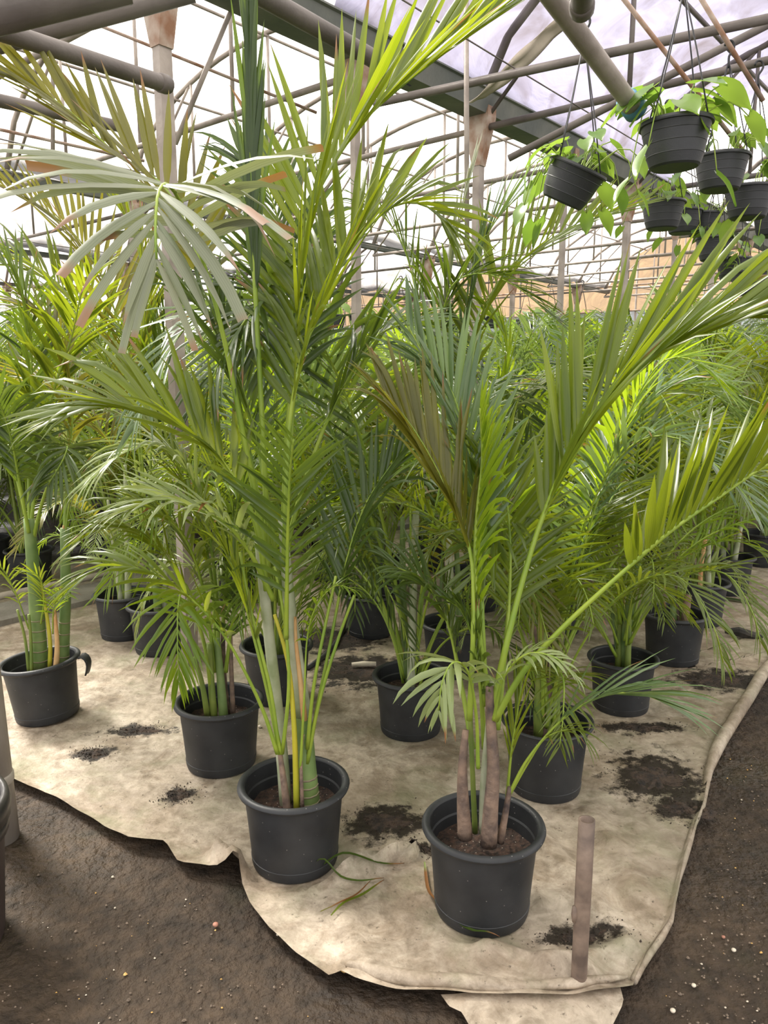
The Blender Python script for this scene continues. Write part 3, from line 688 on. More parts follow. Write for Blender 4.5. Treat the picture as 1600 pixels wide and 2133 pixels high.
    Cc.frond([(448, 1400, 0), (430, 1260, 0), (400, 1150, -.04), (350, 1080, -.1), (280, 1050, -.16), (200, 1090, -.22)], 'leaf', 'petiole', n=26, L=.30, wd=.020, a0=55, a1=25, lift=6, droop=.28, p0=.35, seed=42)
    Cc.frond([(456, 1380, .02), (450, 1230, .04), (430, 1080, .04), (390, 980, 0), (330, 930, -.06), (260, 940, -.12), (190, 1000, -.18)], 'leaf_pale', 'petiole', n=28, L=.30, wd=.022, a0=55, a1=25, lift=6, droop=.30, p0=.35, seed=43)
    Cc.frond([(462, 1380, .04), (470, 1220, .06), (490, 1080, .08), (520, 990, .08), (560, 960, .06)], 'leaf_dark', 'petiole', n=24, L=.26, wd=.018, a0=55, a1=25, lift=10, droop=.25, p0=.35, seed=44)
    Cc.frond([(470, 1400, .02), (485, 1290, .0), (510, 1200, -.04), (530, 1180, -.08)], 'leaf_dark', 'petiole', n=18, L=.22, wd=.018, a0=55, a1=25, lift=6, droop=.28, p0=.3, seed=45)
    Cc.frond([(450, 1380, .06), (440, 1200, .1), (400, 1040, .14), (340, 920, .14), (260, 860, .1)], 'leaf', 'petiole', ind=False, n=28, L=.30, wd=.020, a0=55, a1=25, lift=10, droop=.25, p0=.35, seed=46)
    Cc.frond([(440, 1400, 0), (410, 1290, -.02), (360, 1180, -.06), (290, 1110, -.1), (210, 1100, -.14), (140, 1150, -.18)], 'leaf', 'petiole', ind=False, n=26, L=.26, wd=.017, a0=55, a1=25, lift=6, droop=.28, p0=.35, seed=47)
    # ---- palm at the left border
    D = Hero('potted_palm', 'palm with ringed green trunks in the black pot by the pale post', (92, 1378), GP, tilt=(0, R(-5), 0))
    HEROES['D'] = D
    e0 = [V((.160, 0, .266)), V((.180, 0, .268)), V((.194, 0, .235)), V((.184, 0, .190))]; mb = MB(); v = []
    for p in spline(e0, 8):
        for k in range(4): v.append(p + V((0, (k / 3 - .5) * .05, .004 * (k % 2))))
    mb.add(v, [(i * 4 + k, i * 4 + k + 1, i * 4 + 5 + k, i * 4 + 4 + k) for i in range(7) for k in range(3)])
    tf = link('torn_lip', mb.mesh('torn_lip', [M['pot']]), D.root); tf['label'] = 'piece of pot rim torn loose and bent down'
    tf.modifiers.new('thick', 'SOLIDIFY').thickness = .006
    D.stem([(82, 1395, 0), (80, 1330, 0), (74, 1240, .0), (66, 1150, 0), (60, 1080, 0)], (.038, .022), 'trunk_green', 5)
    D.stem([(132, 1385, .05), (134, 1310, .05), (137, 1230, .05), (135, 1100, .05)], (.026, .020), 'trunk_green', 4)
    D.stem([(136, 1240, .049), (136, 1160, .045), (132, 1095, .04)], (.0225, .004), 'sheath_orange')
    D.stem([(117, 1390, -.05), (119, 1340, -.05), (114, 1270, -.03)], (.013, .006), 'sheath_orange')
    D.stem([(60, 1400, -.06), (52, 1330, -.07), (36, 1270, -.08)], (.007, .005), 'cane_green')
    D.stem([(66, 1400, -.06), (64, 1330, -.06), (60, 1280, -.06)], (.008, .006), 'cane_green')
    D.stem([(104, 1390, -.02), (104, 1330, -.02), (92, 1250, 0), (80, 1180, 0)], (.010, .005), 'petiole_yellow')
    for i, (p, lm, n, L, roll, dr) in enumerate((
        ([(62, 1120, 0), (60, 980, .02), (66, 820, .04), (60, 660, .05), (20, 560, .02), (-60, 520, 0)], 'leaf_dark', 30, .34, 0, .12),
        ([(64, 1100, 0), (80, 960, .02), (110, 820, .0), (150, 700, -.05), (170, 610, -.12), (200, 560, -.2)], 'leaf', 28, .32, 0, .15),
        ([(134, 1130, .05), (140, 980, .08), (150, 840, .1), (120, 700, .12), (60, 640, .1), (-30, 660, .06)], 'leaf_olive', 28, .34, 0, .2),
        ([(60, 1110, -.02), (40, 1000, -.06), (20, 900, -.14), (-10, 830, -.24), (-60, 820, -.34)], 'leaf_dark', 26, .30, 0, .3),
        ([(134, 1130, .04), (150, 1020, .02), (180, 960, -.04), (210, 950, -.12), (190, 990, -.2), (130, 1040, -.26)], 'leaf_pale', 22, .20, 0, .3),
        ([(62, 1110, .02), (30, 980, .05), (-10, 860, .05), (-60, 780, .0)], 'leaf_dark', 26, .34, 0, .2),
        ([(70, 1120, 0), (90, 1040, -.06), (120, 960, -.16), (140, 930, -.26), (130, 960, -.34), (100, 1010, -.38)], 'leaf_dark', 24, .26, 0, .35),
        ([(60, 1310, -.06), (30, 1230, -.12), (0, 1180, -.18), (-40, 1180, -.22)], 'leaf', 14, .14, 0, .2),
        ([(110, 1320, -.02), (112, 1270, -.05), (125, 1230, -.1), (140, 1240, -.14)], 'leaf_bright', 12, .12, 0, .25),
        ([(85, 1300, -.05), (92, 1240, -.08), (80, 1200, -.12), (50, 1190, -.15)], 'leaf', 12, .12, 0, .25))):
        D.frond(p, lm, 'petiole', ind=i in (1, 2, 4), n=n, L=L, wd=.024 if L > .2 else .010, a0=56, a1=26, lift=12, roll=roll, droop=dr, p0=.32, seed=60 + i, dry=.1, rr=(.009 if L > .2 else .004, .002))
def tall_ones():
    T = Hero('potted_palm', 'tall grey-green palm standing behind the frontmost palm in mid bed', (945, 1300), GP, indiv=0)
    T.stem([(940, 1320), (938, 1230), (935, 1120)], (.024, .016), 'crownshaft'); T.stem([(955, 1320, .03), (956, 1240, .03), (950, 1130, .02)], (.018, .012), 'trunk_green', 3)
    for i, (p, lm, kw) in enumerate((
        ([(932, 1150), (915, 900), (905, 740, -.05), (925, 640, -.1), (950, 585, -.15), (1010, 570, -.2), (1080, 600, -.25), (1140, 650, -.3)], 'leaf_dark', dict(n=40, L=.42, wd=.018, a0=60, a1=28, droop=.2, lift=14)),
        ([(935, 1150), (930, 900), (925, 700), (940, 560), (960, 450), (985, 350)], 'leaf_grey', dict(n=34, L=.38, wd=.018, a0=22, a1=12, droop=.03, lift=10)),
        ([(945, 1150), (960, 900), (985, 720), (1030, 600), (1100, 530), (1200, 470), (1335, 425)], 'leaf', dict(n=34, L=.40, wd=.026, a0=55, a1=24, droop=.02, lift=34, roll=44)),
        ([(940, 1150), (950, 850), (975, 650), (1010, 500), (1080, 410), (1185, 345)], 'leaf_blue', dict(n=34, L=.38, wd=.020, a0=20, a1=12, droop=.04, lift=10)),
        ([(930, 1150), (910, 880), (880, 680), (850, 540), (815, 470), (760, 430), (690, 480)], 'leaf_dark', dict(n=36, L=.42, wd=.019, a0=55, a1=26, droop=.24, lift=10)),
        ([(950, 1150), (990, 950), (1035, 850), (1060, 760), (1050, 690), (1015, 640)], 'leaf_bright', dict(n=26, L=.34, wd=.024, a0=36, a1=20, droop=.06, lift=20)),
        ([(945, 1150), (985, 980), (1060, 860), (1150, 790), (1250, 790), (1330, 850)], 'leaf_pale', dict(n=34, L=.40, wd=.018, a0=58, a1=28, droop=.34, lift=8)),
        ([(930, 1150), (880, 1010), (820, 920), (740, 880), (660, 910)], 'leaf', dict(n=32, L=.36, wd=.018, a0=58, a1=28, droop=.3, lift=8)))):
        T.frond(p, lm, 'petiole', p0=.36, seed=800 + i, dry=.12, **kw)
    U = Hero('potted_palm', 'tall yellow-green palm at the back left, behind the low palm', (330, 1262), GP, indiv=0)
    U.stem([(330, 1280), (322, 1200), (300, 1100)], (.024, .015), 'trunk_green', 3); U.stem([(342, 1280, .03), (345, 1200, .03), (345, 1100, .02)], (.017, .012), 'crownshaft')
    for i, (p, lm, kw) in enumerate((
        ([(300, 1100), (270, 900), (210, 720), (140, 610), (50, 545), (-50, 535)], 'leaf', dict(n=36, L=.44, wd=.022, a0=58, a1=26, droop=.14, lift=24, roll=-26)),
        ([(305, 1100), (280, 850), (240, 650), (180, 520), (100, 440), (0, 385)], 'leaf_olive', dict(n=34, L=.44, wd=.024, a0=52, a1=20, droop=.03, lift=32, roll=-40)),
        ([(310, 1100), (320, 850), (350, 680), (400, 560), (480, 480)], 'leaf_dark', dict(n=34, L=.42, wd=.020, a0=52, a1=24, droop=.1, lift=24, roll=20)),
        ([(300, 1100), (250, 960), (180, 860), (90, 800), (-20, 800)], 'leaf_olive', dict(n=34, L=.42, wd=.020, a0=56, a1=24, droop=.2, lift=14)),
        ([(340, 1100), (360, 930), (330, 790), (270, 700), (200, 690), (140, 740)], 'leaf_bright', dict(n=34, L=.40, wd=.020, a0=56, a1=24, droop=.26, lift=10)),
        ([(345, 1100), (390, 950), (440, 830), (520, 770), (600, 800)], 'leaf', dict(n=34, L=.38, wd=.018, a0=56, a1=24, droop=.26, lift=10)),
        ([(305, 1100), (290, 820), (300, 600), (270, 470), (220, 400)], 'leaf', dict(n=34, L=.40, wd=.024, a0=40, a1=18, droop=.04, lift=24)))):
        U.frond(p, lm, 'petiole', p0=.34, seed=830 + i, dry=.2, **kw)
heroes(); tall_ones()
# ---------------------------------------------------------------- frond library for the rest of the bed
LIB = []
def lib():
    specs = [  # reach, height, arch, n, L, wd, droop, material
        (.45, 1.25, .15, 38, .34, .018, .20, 'leaf'), (.75, 1.10, .30, 40, .34, .017, .26, 'leaf'), (.95, .85, .45, 38, .30, .016, .30, 'leaf_blue'),
        (.60, 1.30, .20, 40, .36, .019, .18, 'leaf_dark'), (.85, 1.05, .40, 38, .32, .016, .34, 'leaf_pale'), (.35, 1.40, .10, 38, .36, .020, .14, 'leaf_bright'),
        (.70, .80, .35, 34, .27, .014, .36, 'leaf_bright'), (.55, 1.05, .30, 36, .30, .016, .30, 'leaf'), (.90, 1.15, .35, 40, .34, .017, .26, 'leaf_bright'),
        (.50, .60, .30, 28, .22, .012, .38, 'leaf_pale'), (.62, 1.18, .26, 38, .32, .018, .24, 'leaf_blue'), (.80, .95, .42, 38, .30, .016, .34, 'leaf_olive'),
        (.55, .45, .30, 24, .20, .012, .40, 'leaf_dark'), (.42, .55, .18, 26, .22, .012, .30, 'leaf')]
    for i, (rx, h, ar, n, L, wd, dr, lm) in enumerate(specs):
        ctrl = [V((0, 0, 0)), V((rx * .10, .01, h * .38)), V((rx * .28, .02, h * .72)), V((rx * .55, .03, h * .95)), V((rx * .82, .05, h)), V((rx * 1.12, .06, h - ar * .5)), V((rx * 1.28, .06, h - ar))]
        rach, lv = frond_geo(ctrl, n=n, L=L, wd=wd, a0=60, a1=26, lift=14, droop=dr, p0=.34, seed=200 + i, dry=.12, rr=(.008, .002))
        LIB.append(frond_mesh('frond', rach, lv, lm, 'petiole'))
lib()
STEMS = []
for i in range(5):
    rg = random.Random(300 + i); x = rg.uniform(-.03, .03)
    STEMS.append(tube(MB(), spline([V((0, 0, 0)), V((x, 0, .22)), V((x * 2, x, .48))], 8), [.017, .015, .013, .012, .011, .010, .009, .007], 8).mesh('stem', [M[('cane_green', 'crownshaft', 'sheath_brown', 'trunk_green', 'cane_green')[i]]]))
def clump(c, label, seed, nf=9, ns=4, sc=1.0, thin=False, potsc=1.0, hs=1.0, only=None, low=5):
    rg = random.Random(seed); root = empty('potted_palm', c); tag(root, label, 'potted plant', GP)
    put_pot(root, POT_THIN if thin else POT, potsc); PADS.append((V(c), .15 * potsc))
    z0 = PH * potsc * .62
    for i in range(ns):
        a = rg.uniform(0, 6.28); r = rg.uniform(.01, .055)
        o = link('stem', STEMS[rg.randrange(5)], root, (r * math.cos(a), r * math.sin(a), z0)); o.rotation_euler = (rg.uniform(-.1, .1), rg.uniform(-.1, .1), rg.uniform(0, 6.28)); s = rg.uniform(.8, 1.3); o.scale = (s, s, s * rg.uniform(.8, 1.4))
    a0 = rg.uniform(0, 6.28)
    for i in range(nf):
        a = a0 + 2.4 * i + rg.uniform(-.3, .3); j = rg.choice(only) if only else rg.randrange(len(LIB))
        o = link('frond', LIB[j], root, (.03 * math.cos(a), .03 * math.sin(a), z0 + rg.uniform(.05, .35)))
        o.rotation_euler = (rg.uniform(-.12, .12), rg.uniform(-.15, .25), a); s = sc * rg.uniform(.75, 1.15); o.scale = (s, s, s * hs * rg.uniform(.9, 1.1))
    for i in range(low):
        a = rg.uniform(0, 6.28); o = link('frond', LIB[rg.choice((6, 9, 12, 13, 13, 12))], root, (.04 * math.cos(a), .04 * math.sin(a), z0 + rg.uniform(.0, .12)))
        o.rotation_euler = (rg.uniform(-.2, .2), rg.uniform(-.1, .3), a); q = rg.uniform(.8, 1.3); o.scale = (q, q, q * rg.uniform(.9, 1.3))
    return root
def pot_at(px, py, sc=1.0): p = ground(px, py, PH * sc * .97); p.z = .006; return p
NAMED = [
    (1140, 1497, 'bushy many-stemmed palm in the thin-rimmed black pot behind the upright pipe', 121, 20, 9, .85, True, 1.06, .85),
    (1298, 1372, 'small leafy palm in the black pot between the thin-rimmed pot and the stump pot', 152, 18, 6, .9, False, .92, .85),
    (1406, 1279, 'palm in the black pot with a cut stump, on the bed edge beside spilled soil', 143, 10, 4, .95, False, 1.0, .9),
    (1460, 1213, 'palm with a tan dry sheath on the bed edge behind the stump pot', 104, 10, 4, 1.0, False, 1.0, .9),
    (1520, 1160, 'palm on the bed edge, second from the right border', 105, 10, 4, 1.0, False, 1.0, .9),
    (1592, 1112, 'palm on the bed edge cut off by the right border', 106, 10, 4, 1.0, False, 1.0, .95),
    (856, 1408, 'slender palm with one grey cane in the black pot between the two front palms', 107, 7, 2, 1.0, False, .96, .95),
    (576, 1345, 'palm in the black pot directly behind the tall pale-stemmed palm', 108, 9, 4, 1.0, False, 1.0, 1.0),
    (771, 1238, 'palm in the shaded black pot beside the loop of black hose', 109, 10, 5, 1.0, False, .95, 1.0),
    (255, 1238, 'small grassy palm in the grey-black pot beside the concrete kerb', 110, 9, 4, .62, False, .98, .85)]
MIDL = [0, 3, 7, 5, 13, 7, 10, 13, 1, 13, 7]
LOW = [2, 4, 6, 9, 12, 13, 11, 6, 13, 7]
for (px, py, lab, sd, nf, ns, sc, thin, psc, hs) in NAMED:
    rt = clump(pot_at(px, py, psc), lab, sd, nf + 3, ns, sc, thin, psc, hs, MIDL if sd == 121 else [0, 1, 3, 5, 7, 10] if sd in (143, 104, 105, 106) else [6, 13, 7, 9, 13, 0] if sd == 152 else LOW if sd in (110,) else None, low=0 if sd in (121, 152, 143, 104, 105, 106) else 3)
    if sd == 143:      # the cut stump and its flaking sheath
        st_ = stem(rt, [V((.03, -.06, .15)), V((.032, -.06, .26)), V((.038, -.06, .37))], (.022, .019), 'sheath_brown'); st_.name = 'stump'
    if sd == 107:
        stem(rt, [V((.0, -.03, .15)), V((.004, -.03, .5)), V((.015, -.02, .95))], (.018, .014), 'crownshaft')
    if sd == 104:
        stem(rt, [V((-.02, -.05, .15)), V((-.03, -.06, .35)), V((-.02, -.07, .55))], (.014, .010), 'sheath_orange')
# the rest of the bed
BIG = []
def big_mesh(seed):
    rg = random.Random(seed); mb = MB(); lf = []; mats = ['petiole', 'leaf', 'leaf_blue', 'leaf_bright', 'leaf_dark', 'leaf_pale']
    for i in range(14):
        a = 2.4 * i + rg.uniform(-.4, .4); rx = rg.uniform(.4, .95); h = rg.uniform(.9, 1.45) if i < 10 else rg.uniform(.5, .85); ar = rg.uniform(.15, .5); z0 = rg.uniform(.25, .5)
        M3 = Matrix.Rotation(a, 3, 'Z')
        ctrl = [M3 @ V((rx * q, .02, z0 + h * p - ar * k)) for q, p, k in ((0, 0, 0), (.1, .38, 0), (.28, .72, 0), (.55, .95, 0), (.82, 1, 0), (1.12, 1, .5), (1.28, 1, 1))]
        rach, lv = frond_geo(ctrl, n=28, L=.34, wd=.022, a0=60, a1=26, lift=14, droop=rg.uniform(.18, .38), p0=.34, seed=seed * 20 + i, k=3)
        tube(mb, rach[0][::3], rach[1][::3], 4, False, 0); lf += [(0, .5, 0)] * (len(mb.v) - len(lf)); k = rg.randrange(1, 6)
        for v, f, l in lv: mb.add(v, f, k); lf += l
    return mb.mesh('potted_palm', [M[m] for m in mats], lf=lf)
for i in range(5): BIG.append(big_mesh(400 + i))
def fill():
    rg = random.Random(55); taken = [(p.x, p.y) for p, r in PADS]; cols = [sw(2.29 + 1.32 * i, W1) for i in range(12)] + [sw(-.35 + 2.64 * i, W1 + BAY * k) for k in (1, 2, 3) for i in range(7)]
    ORD = ['first', 'second', 'third', 'fourth', 'fifth', 'sixth', 'seventh', 'eighth', 'ninth', 'tenth', 'eleventh', 'twelfth', 'thirteenth', 'fourteenth', 'fifteenth', 'sixteenth', 'seventeenth']
    mid = far = 0
    for j in range(0, 17):
        for i in range(-3, 17):
            s = 2.45 + .77 * i + rg.uniform(-.12, .12); ww = 1.25 + .68 * j + rg.uniform(-.1, .1)
            if j >= 5: ww += .75
            if j < 5 and i < 1: continue
            if j >= 5 and s < 1.5: continue
            if s > 13.6: continue
            p = sw(s, ww, .006)
            if any((p.x - a) ** 2 + (p.y - b) ** 2 < .42 ** 2 for a, b in taken): continue
            if any((p - c_).length < .26 for c_ in cols): p = p + BX * .3
            z = p.y * ct + .2
            px = CX + F * p.x / z
            if px < -260 or px > 1860 or p.y < 3.2: continue
            if z < 6.3:
                clump(p, 'young palm in a black pot, %s row from the bed edge, %s pot back' % (ORD[j], ORD[max(0, i + 1)]), 500 + mid, rg.randrange(11, 14), 3, rg.uniform(.92, 1.12), False, 1.0, rg.uniform(.85, 1.05)); mid += 1
            else:
                o = link('potted_palm', BIG[rg.randrange(5)], None, p); o.rotation_euler = (0, 0, rg.uniform(0, 6.28)); q = rg.uniform(.9, 1.12); o.scale = (q, q, q * rg.uniform(.85, 1.1))
                tag(o, 'bushy palm deep in the far part of the bed', 'potted plant', 'palms in the far part of the bed'); far += 1
    print('FILL', mid, far)
fill()
cloth()
exec_later = []

# ================================================================= hanging baskets
def heart_mesh(seed, size=1.0):
    rg = random.Random(seed); n = 9; v = []; f = []; lf = []
    for i in range(n):
        t = i / (n - 1); x = t
        wdt = .42 * math.sin(math.pi * min(1, t * .9 + .1)) ** .75 * (1 - t) ** .35 if t < 1 else 0
        back = .16 * max(0, 1 - t / .3)
        z = -.22 * t * t + .03 * math.sin(5 * t)
        v += [V((x - back, wdt, z + .06)), V((x - back * .4, wdt * .5, z + .015)), V((x, 0, z)), V((x - back * .4, -wdt * .5, z + .015)), V((x - back, -wdt, z + .06))]
        r = rg.random(); lf += [(t, r, 0)] * 5
    for i in range(n - 1):
        for k in range(4): f.append((i * 5 + k, i * 5 + k + 1, i * 5 + 6 + k, i * 5 + 5 + k))
    r = rg.random(); lf = [(a, r, 0) for a, b, c in lf]
    mb = MB(); mb.add(v, f); return mb.mesh('leaf', [M['heart']], lf=lf)
HEARTS = [heart_mesh(i) for i in range(6)]
def basket_meshes():
    Rr = .125; H = .15
    prof = [(0, 0), (Rr * .62, 0), (Rr * .68, .006)]
    for q in (.25, .5, .74):
        r = Rr * (.70 + .24 * q); prof += [(r, H * q - .002), (r + .0015, H * q), (r + .001, H * q + .002)]
    prof += [(Rr * .93, H * .90), (Rr * 1.0, H * .905), (Rr * 1.01, H * .94), (Rr * .98, H), (Rr * .93, H), (Rr * .90, H * .8), (0, H * .8)]
    return lathe(MB(), prof, 72).mesh('pot', [M['basket']], sharp=R(7.5))
BASK = basket_meshes()
def hanging(px, py, w_px, label, hook, seed, nl=16, tilt=(0, 0, 0), trail=6, group='hanging baskets of philodendron', lsize=(.06, .10), soilz=.14):
    # px, py: centre of the pot's rim; w_px: width of the rim; hook: height above the rim where the wires meet
    z = .25 * F / w_px; d = at(px, py, 1.0) - V((0, 0, EYE)); fw = V((0, ct, -st)); P = V((0, 0, EYE)) + d * (z / d.dot(fw))
    c = P - V((0, 0, .15)); root = empty('hanging_basket', c); tag(root, label, 'hanging plant', group)
    E = Matrix.Rotation(tilt[0], 3, 'X') @ Matrix.Rotation(tilt[1], 3, 'Y')
    pv = V((0, 0, .15))
    pot = link('pot', BASK, root); pot.rotation_euler = E.to_euler(); pot.location = pv - E @ pv
    rg = random.Random(seed); top = V((0, 0, .15 + hook))
    for k in range(4):
        a = k * 1.571 + .6; b = pv + E @ V((.122 * math.cos(a), .122 * math.sin(a), 0))
        link('hanger_wire', tube(MB(), spline([b, b.lerp(top, .5) + V((.004, 0, 0)), top], 5), .0028, 5).mesh('hanger_wire', [M['strap']]), root)
    hk = [top + V((0, 0, -.03)), top, top + V((0, 0, .02)), top + V((.014, 0, .04)), top + V((.02, 0, .06)), top + V((.008, 0, .082)), top + V((-.014, 0, .08)), top + V((-.022, 0, .062))]
    link('hook', tube(MB(), spline(hk, 18), .0055, 6).mesh('hook', [M['strap']]), root)
    for i in range(nl):
        trailing = i < trail
        a = rg.uniform(0, 6.28); r0 = rg.uniform(.02, .08)
        b = pv + E @ V((r0 * math.cos(a), r0 * math.sin(a), -.015))
        if trailing:
            r1 = rg.uniform(.14, .24); e = pv + V((r1 * math.cos(a), r1 * math.sin(a), rg.uniform(-.20, .02))); m_ = pv + V((r1 * .7 * math.cos(a), r1 * .7 * math.sin(a), .05))
        else:
            r1 = rg.uniform(.04, .15); e = pv + V((r1 * math.cos(a), r1 * math.sin(a), rg.uniform(.02, .12))); m_ = b.lerp(e, .5) + V((0, 0, .03))
        lo = link('leaf', HEARTS[rg.randrange(6)], root, e); sz = rg.uniform(*lsize)
        lo.scale = (sz * 1.2, sz * 1.15, sz * 1.1); lo.rotation_euler = (rg.uniform(-.5, .5), rg.uniform(.1, .7) + (.5 if trailing else 0), a + rg.uniform(-.6, .6))
        link('leaf_stalk', tube(MB(), spline([b, m_, e], 6), .0022, 5).mesh('leaf_stalk', [M['petiole']]), lo if False else root)
    return P + V((0, 0, hook + .08))
BASKETS = [
    (1206, 345, 130, 'tilted black hanging basket with trailing heart leaves, nearest the palms', .47, 1, 30, (R(16), R(22), 0), 14, (.065, .10)),
    (1408, 255, 150, 'largest black hanging basket at the top right with upright heart leaves', .42, 2, 26, (0, R(-2), 0), 4, (.075, .115)),
    (1504, 325, 114, 'black hanging basket below and right of the largest one', .40, 3, 16, (0, 0, 0), 4, (.06, .095)),
    (1562, 390, 104, 'black hanging basket cut by the right border under a knot of wire', .5, 4, 16, (0, 0, 0), 4, (.06, .095)),
    (1382, 420, 92, 'black hanging basket below the largest one, leaves over its rim', .45, 5, 14, (0, 0, 0), 4, (.06, .09)),
    (1424, 438, 78, 'black hanging basket half hidden between two others in the row', .45, 6, 10, (0, 0, 0), 3, (.06, .09)),
    (1466, 445, 76, 'black hanging basket right of the half-hidden one in the row', .45, 7, 10, (0, 0, 0), 3, (.06, .09)),
    (1490, 495, 78, 'black hanging basket hanging lower in the row with pale trailing stems', .45, 8, 12, (0, 0, 0), 3, (.06, .09)),
    (1530, 538, 74, 'black hanging basket second from the low end of the row', .45, 9, 12, (0, 0, 0), 3, (.06, .09)),
    (1562, 566, 78, 'lowest black hanging basket of the row at the right border', .45, 10, 10, (0, 0, 0), 3, (.06, .09)),
    (1612, 440, 84, 'black hanging basket showing only its edge at the right border', .45, 11, 10, (0, 0, 0), 2, (.06, .09))]
for b in BASKETS: hanging(b[0], b[1], b[2], b[3], b[4], b[5], b[6], b[7], b[8], lsize=b[9])
for i in range(9):
    hanging(690 + 66 * i + random.Random(i).uniform(-14, 14), 652 + 8 * random.Random(i + 50).random() + (2 * i if i < 5 else 6), 44 - i * .8, 'small black hanging basket in the far row below the back wall', .42, 30 + i, 8, (0, 0, 0), 4, 'far row of hanging baskets', (.10, .15))

# ================================================================= pipes overhead
def pipe(pts, r, label, m='steel_dark', name='overhead_pipe', collar=True, cap=True):
    P = [V(p) for p in pts]; e = empty(name, P[0]); tag(e, label, 'pipe')
    L = [p - P[0] for p in P]
    # open tube: outer and inner skin
    mb = MB(); tube(mb, L, r, 16, False); tube(mb, [L[-1], L[-1] - (L[-1] - L[-2]).normalized() * .08], r * .82, 16, True)
    T = (L[-1] - L[-2]).normalized(); tube(mb, [L[-1], L[-1] + T * .0005], [r, r * .82], 16, False)
    link('tube', mb.mesh('tube', [M[m]]), e)
    if collar:
        link('collar', tube(MB(), [L[-1] - T * .05, L[-1] - T * .045, L[-1] - T * .012, L[-1] - T * .008], [r * 1.02, r * 1.16, r * 1.16, r * 1.02], 16).mesh('collar', [M[m]]), e)
    return e
pipe([at(-60, 45, 2.35), at(352, 178, 3.0)], .028, 'dark round overhead pipe with open end above the left palms')
pipe([at(-60, 197, 3.1), at(262, 266, 3.9)], .026, 'lower dark overhead pipe at the left border behind the fronds')
pipe([at(470, -50, 2.3), at(560, 0, 2.45), at(770, 118, 2.8), at(796, 135, 2.83), at(801, 150, 2.83), at(801, 178, 2.83)], .029, 'overhead pipe ending in a downward elbow above the tall palm')
e4 = pipe([at(1110, -60, 2.3), at(1318, 222, 2.9)], .030, 'sloping grey pipe with a blue end beside the hanging baskets', 'steel')
a_, b_ = at(1302, 200, 2.87), at(1326, 232, 2.92)
link('coupling', tube(MB(), [p - e4.location for p in (a_, a_.lerp(b_, .1), a_.lerp(b_, .5), a_.lerp(b_, .55), b_)], [.030, .038, .038, .042, .042], 16).mesh('coupling', [M['blue']]), e4)
pipe([at(1214, -60, 2.0), at(1212, 24, 2.2)], .028, 'bell-ended pipe hanging in from the top edge')
def rod(p, q, r, label, m='steel_dark', name='steel_tube'):
    p = V(p); o = link(name, tube(MB(), [V((0, 0, 0)), V(q) - p], r, 10).mesh(name, [M[m]]), None, p); tag(o, kind='structure'); return o
rod(at(-60, 100, 2.9), at(400, -22, 3.0), .042, '')
rod(at(-80, 40, 1.9), at(260, -40, 2.0), .05, '')
rod(at(780, 216, 4.6), at(1680, 22, 3.6), .022, '')
rod(at(1060, 330, 4.6), at(1680, 10, 4.0), .020, '')
rod(at(971, -30, 4.2), at(973, 520, 4.2), .013, '', 'steel')
rod(at(490, 0, 4.3), at(365, 300, 4.3), .014, '', 'steel')
rod(at(110, 30, 4.6), at(110, 360, 4.6), .012, '', 'steel')
rod(at(100, 10, 5.0), at(660, 235, 5.4), .010, '', 'rust')
rod(at(0, 270, 5.0), at(300, 335, 5.6), .010, '', 'rust')
rod(at(1285, -20, 3.6), at(1560, 330, 3.9), .010, '', 'rust')
rod(at(1450, -20, 3.5), at(1590, 210, 3.6), .010, '', 'rust')
# canvas strip hanging under the arch and torn film
def strip(pts, wdir, wd, m, name, label, cat):
    mb = MB(); v = []; f = []; P = spline(pts, 30)
    for i, p in enumerate(P):
        for k in range(6):
            q = k / 5 - .5; v.append(p + wdir * (wd * q * (1 + .3 * noise.noise(p * 4))) + V((0, 0, .03 * noise.noise(p * 6 + V((k, 0, 0))))))
    for i in range(29):
        for k in range(5): f.append((i * 6 + k, i * 6 + k + 1, i * 6 + 7 + k, i * 6 + 6 + k))
    mb.add(v, f); me = mb.mesh(name, [M[m]], off=v[0]); o = link(name, me, None, v[0])
    mo = o.modifiers.new('thick', 'SOLIDIFY'); mo.thickness = .004
    tag(o, label, cat); return o
strip([at(1000, 205, 4.7), at(1060, 150, 4.5), at(1130, 85, 4.3), at(1200, 20, 4.1), at(1240, -20, 4.0)], BX, .16, 'wood', 'canvas_strip', 'tan strip of canvas stretched along the roof arch above the gutter', 'strip')

# ================================================================= small things on the ground
def stake():
    b = ground(1205, 2055); b.z = .0; e = empty('plastic_pipe', b); tag(e, 'upright brown weathered pipe stuck through the front of the ground cloth', 'pipe')
    mb = MB(); H = .455; r = .0195
    lathe(mb, [(r, -.03), (r, .15), (r * 1.02, .3), (r, H), (r * .78, H), (r * .78, H - .2), (0, H - .2)], 24)
    me = mb.mesh('tube', [M['pvc']]); link('tube', me, e)
    mb = MB(); v = []; 
    lathe(mb, [(0, -.022), (.006, -.02), (.009, 0), (.007, .02), (0, .023)], 10)
    k = link('joint_lump', mb.mesh('joint_lump', [M['pvc']]), e, (-.019, -.004, .205))
stake()
def left_post():
    b = ground(-2, 1735); b.z = -.03; top = at(-150, 560, b.y - .05); top.z = 1.9
    e = empty('pale_post', b); tag(e, 'pale grey round post leaning at the left border', 'post')
    link('shaft', tube(MB(), [V((0, 0, 0)), top - b], .062, 24).mesh('shaft', [M['pvc_grey']]), e)
    link('collar', tube(MB(), [(top - b) * .11, (top - b) * .113, (top - b) * .125, (top - b) * .128], [.062, .066, .066, .062], 24).mesh('collar', [M['pvc_grey']]), e)
left_post()
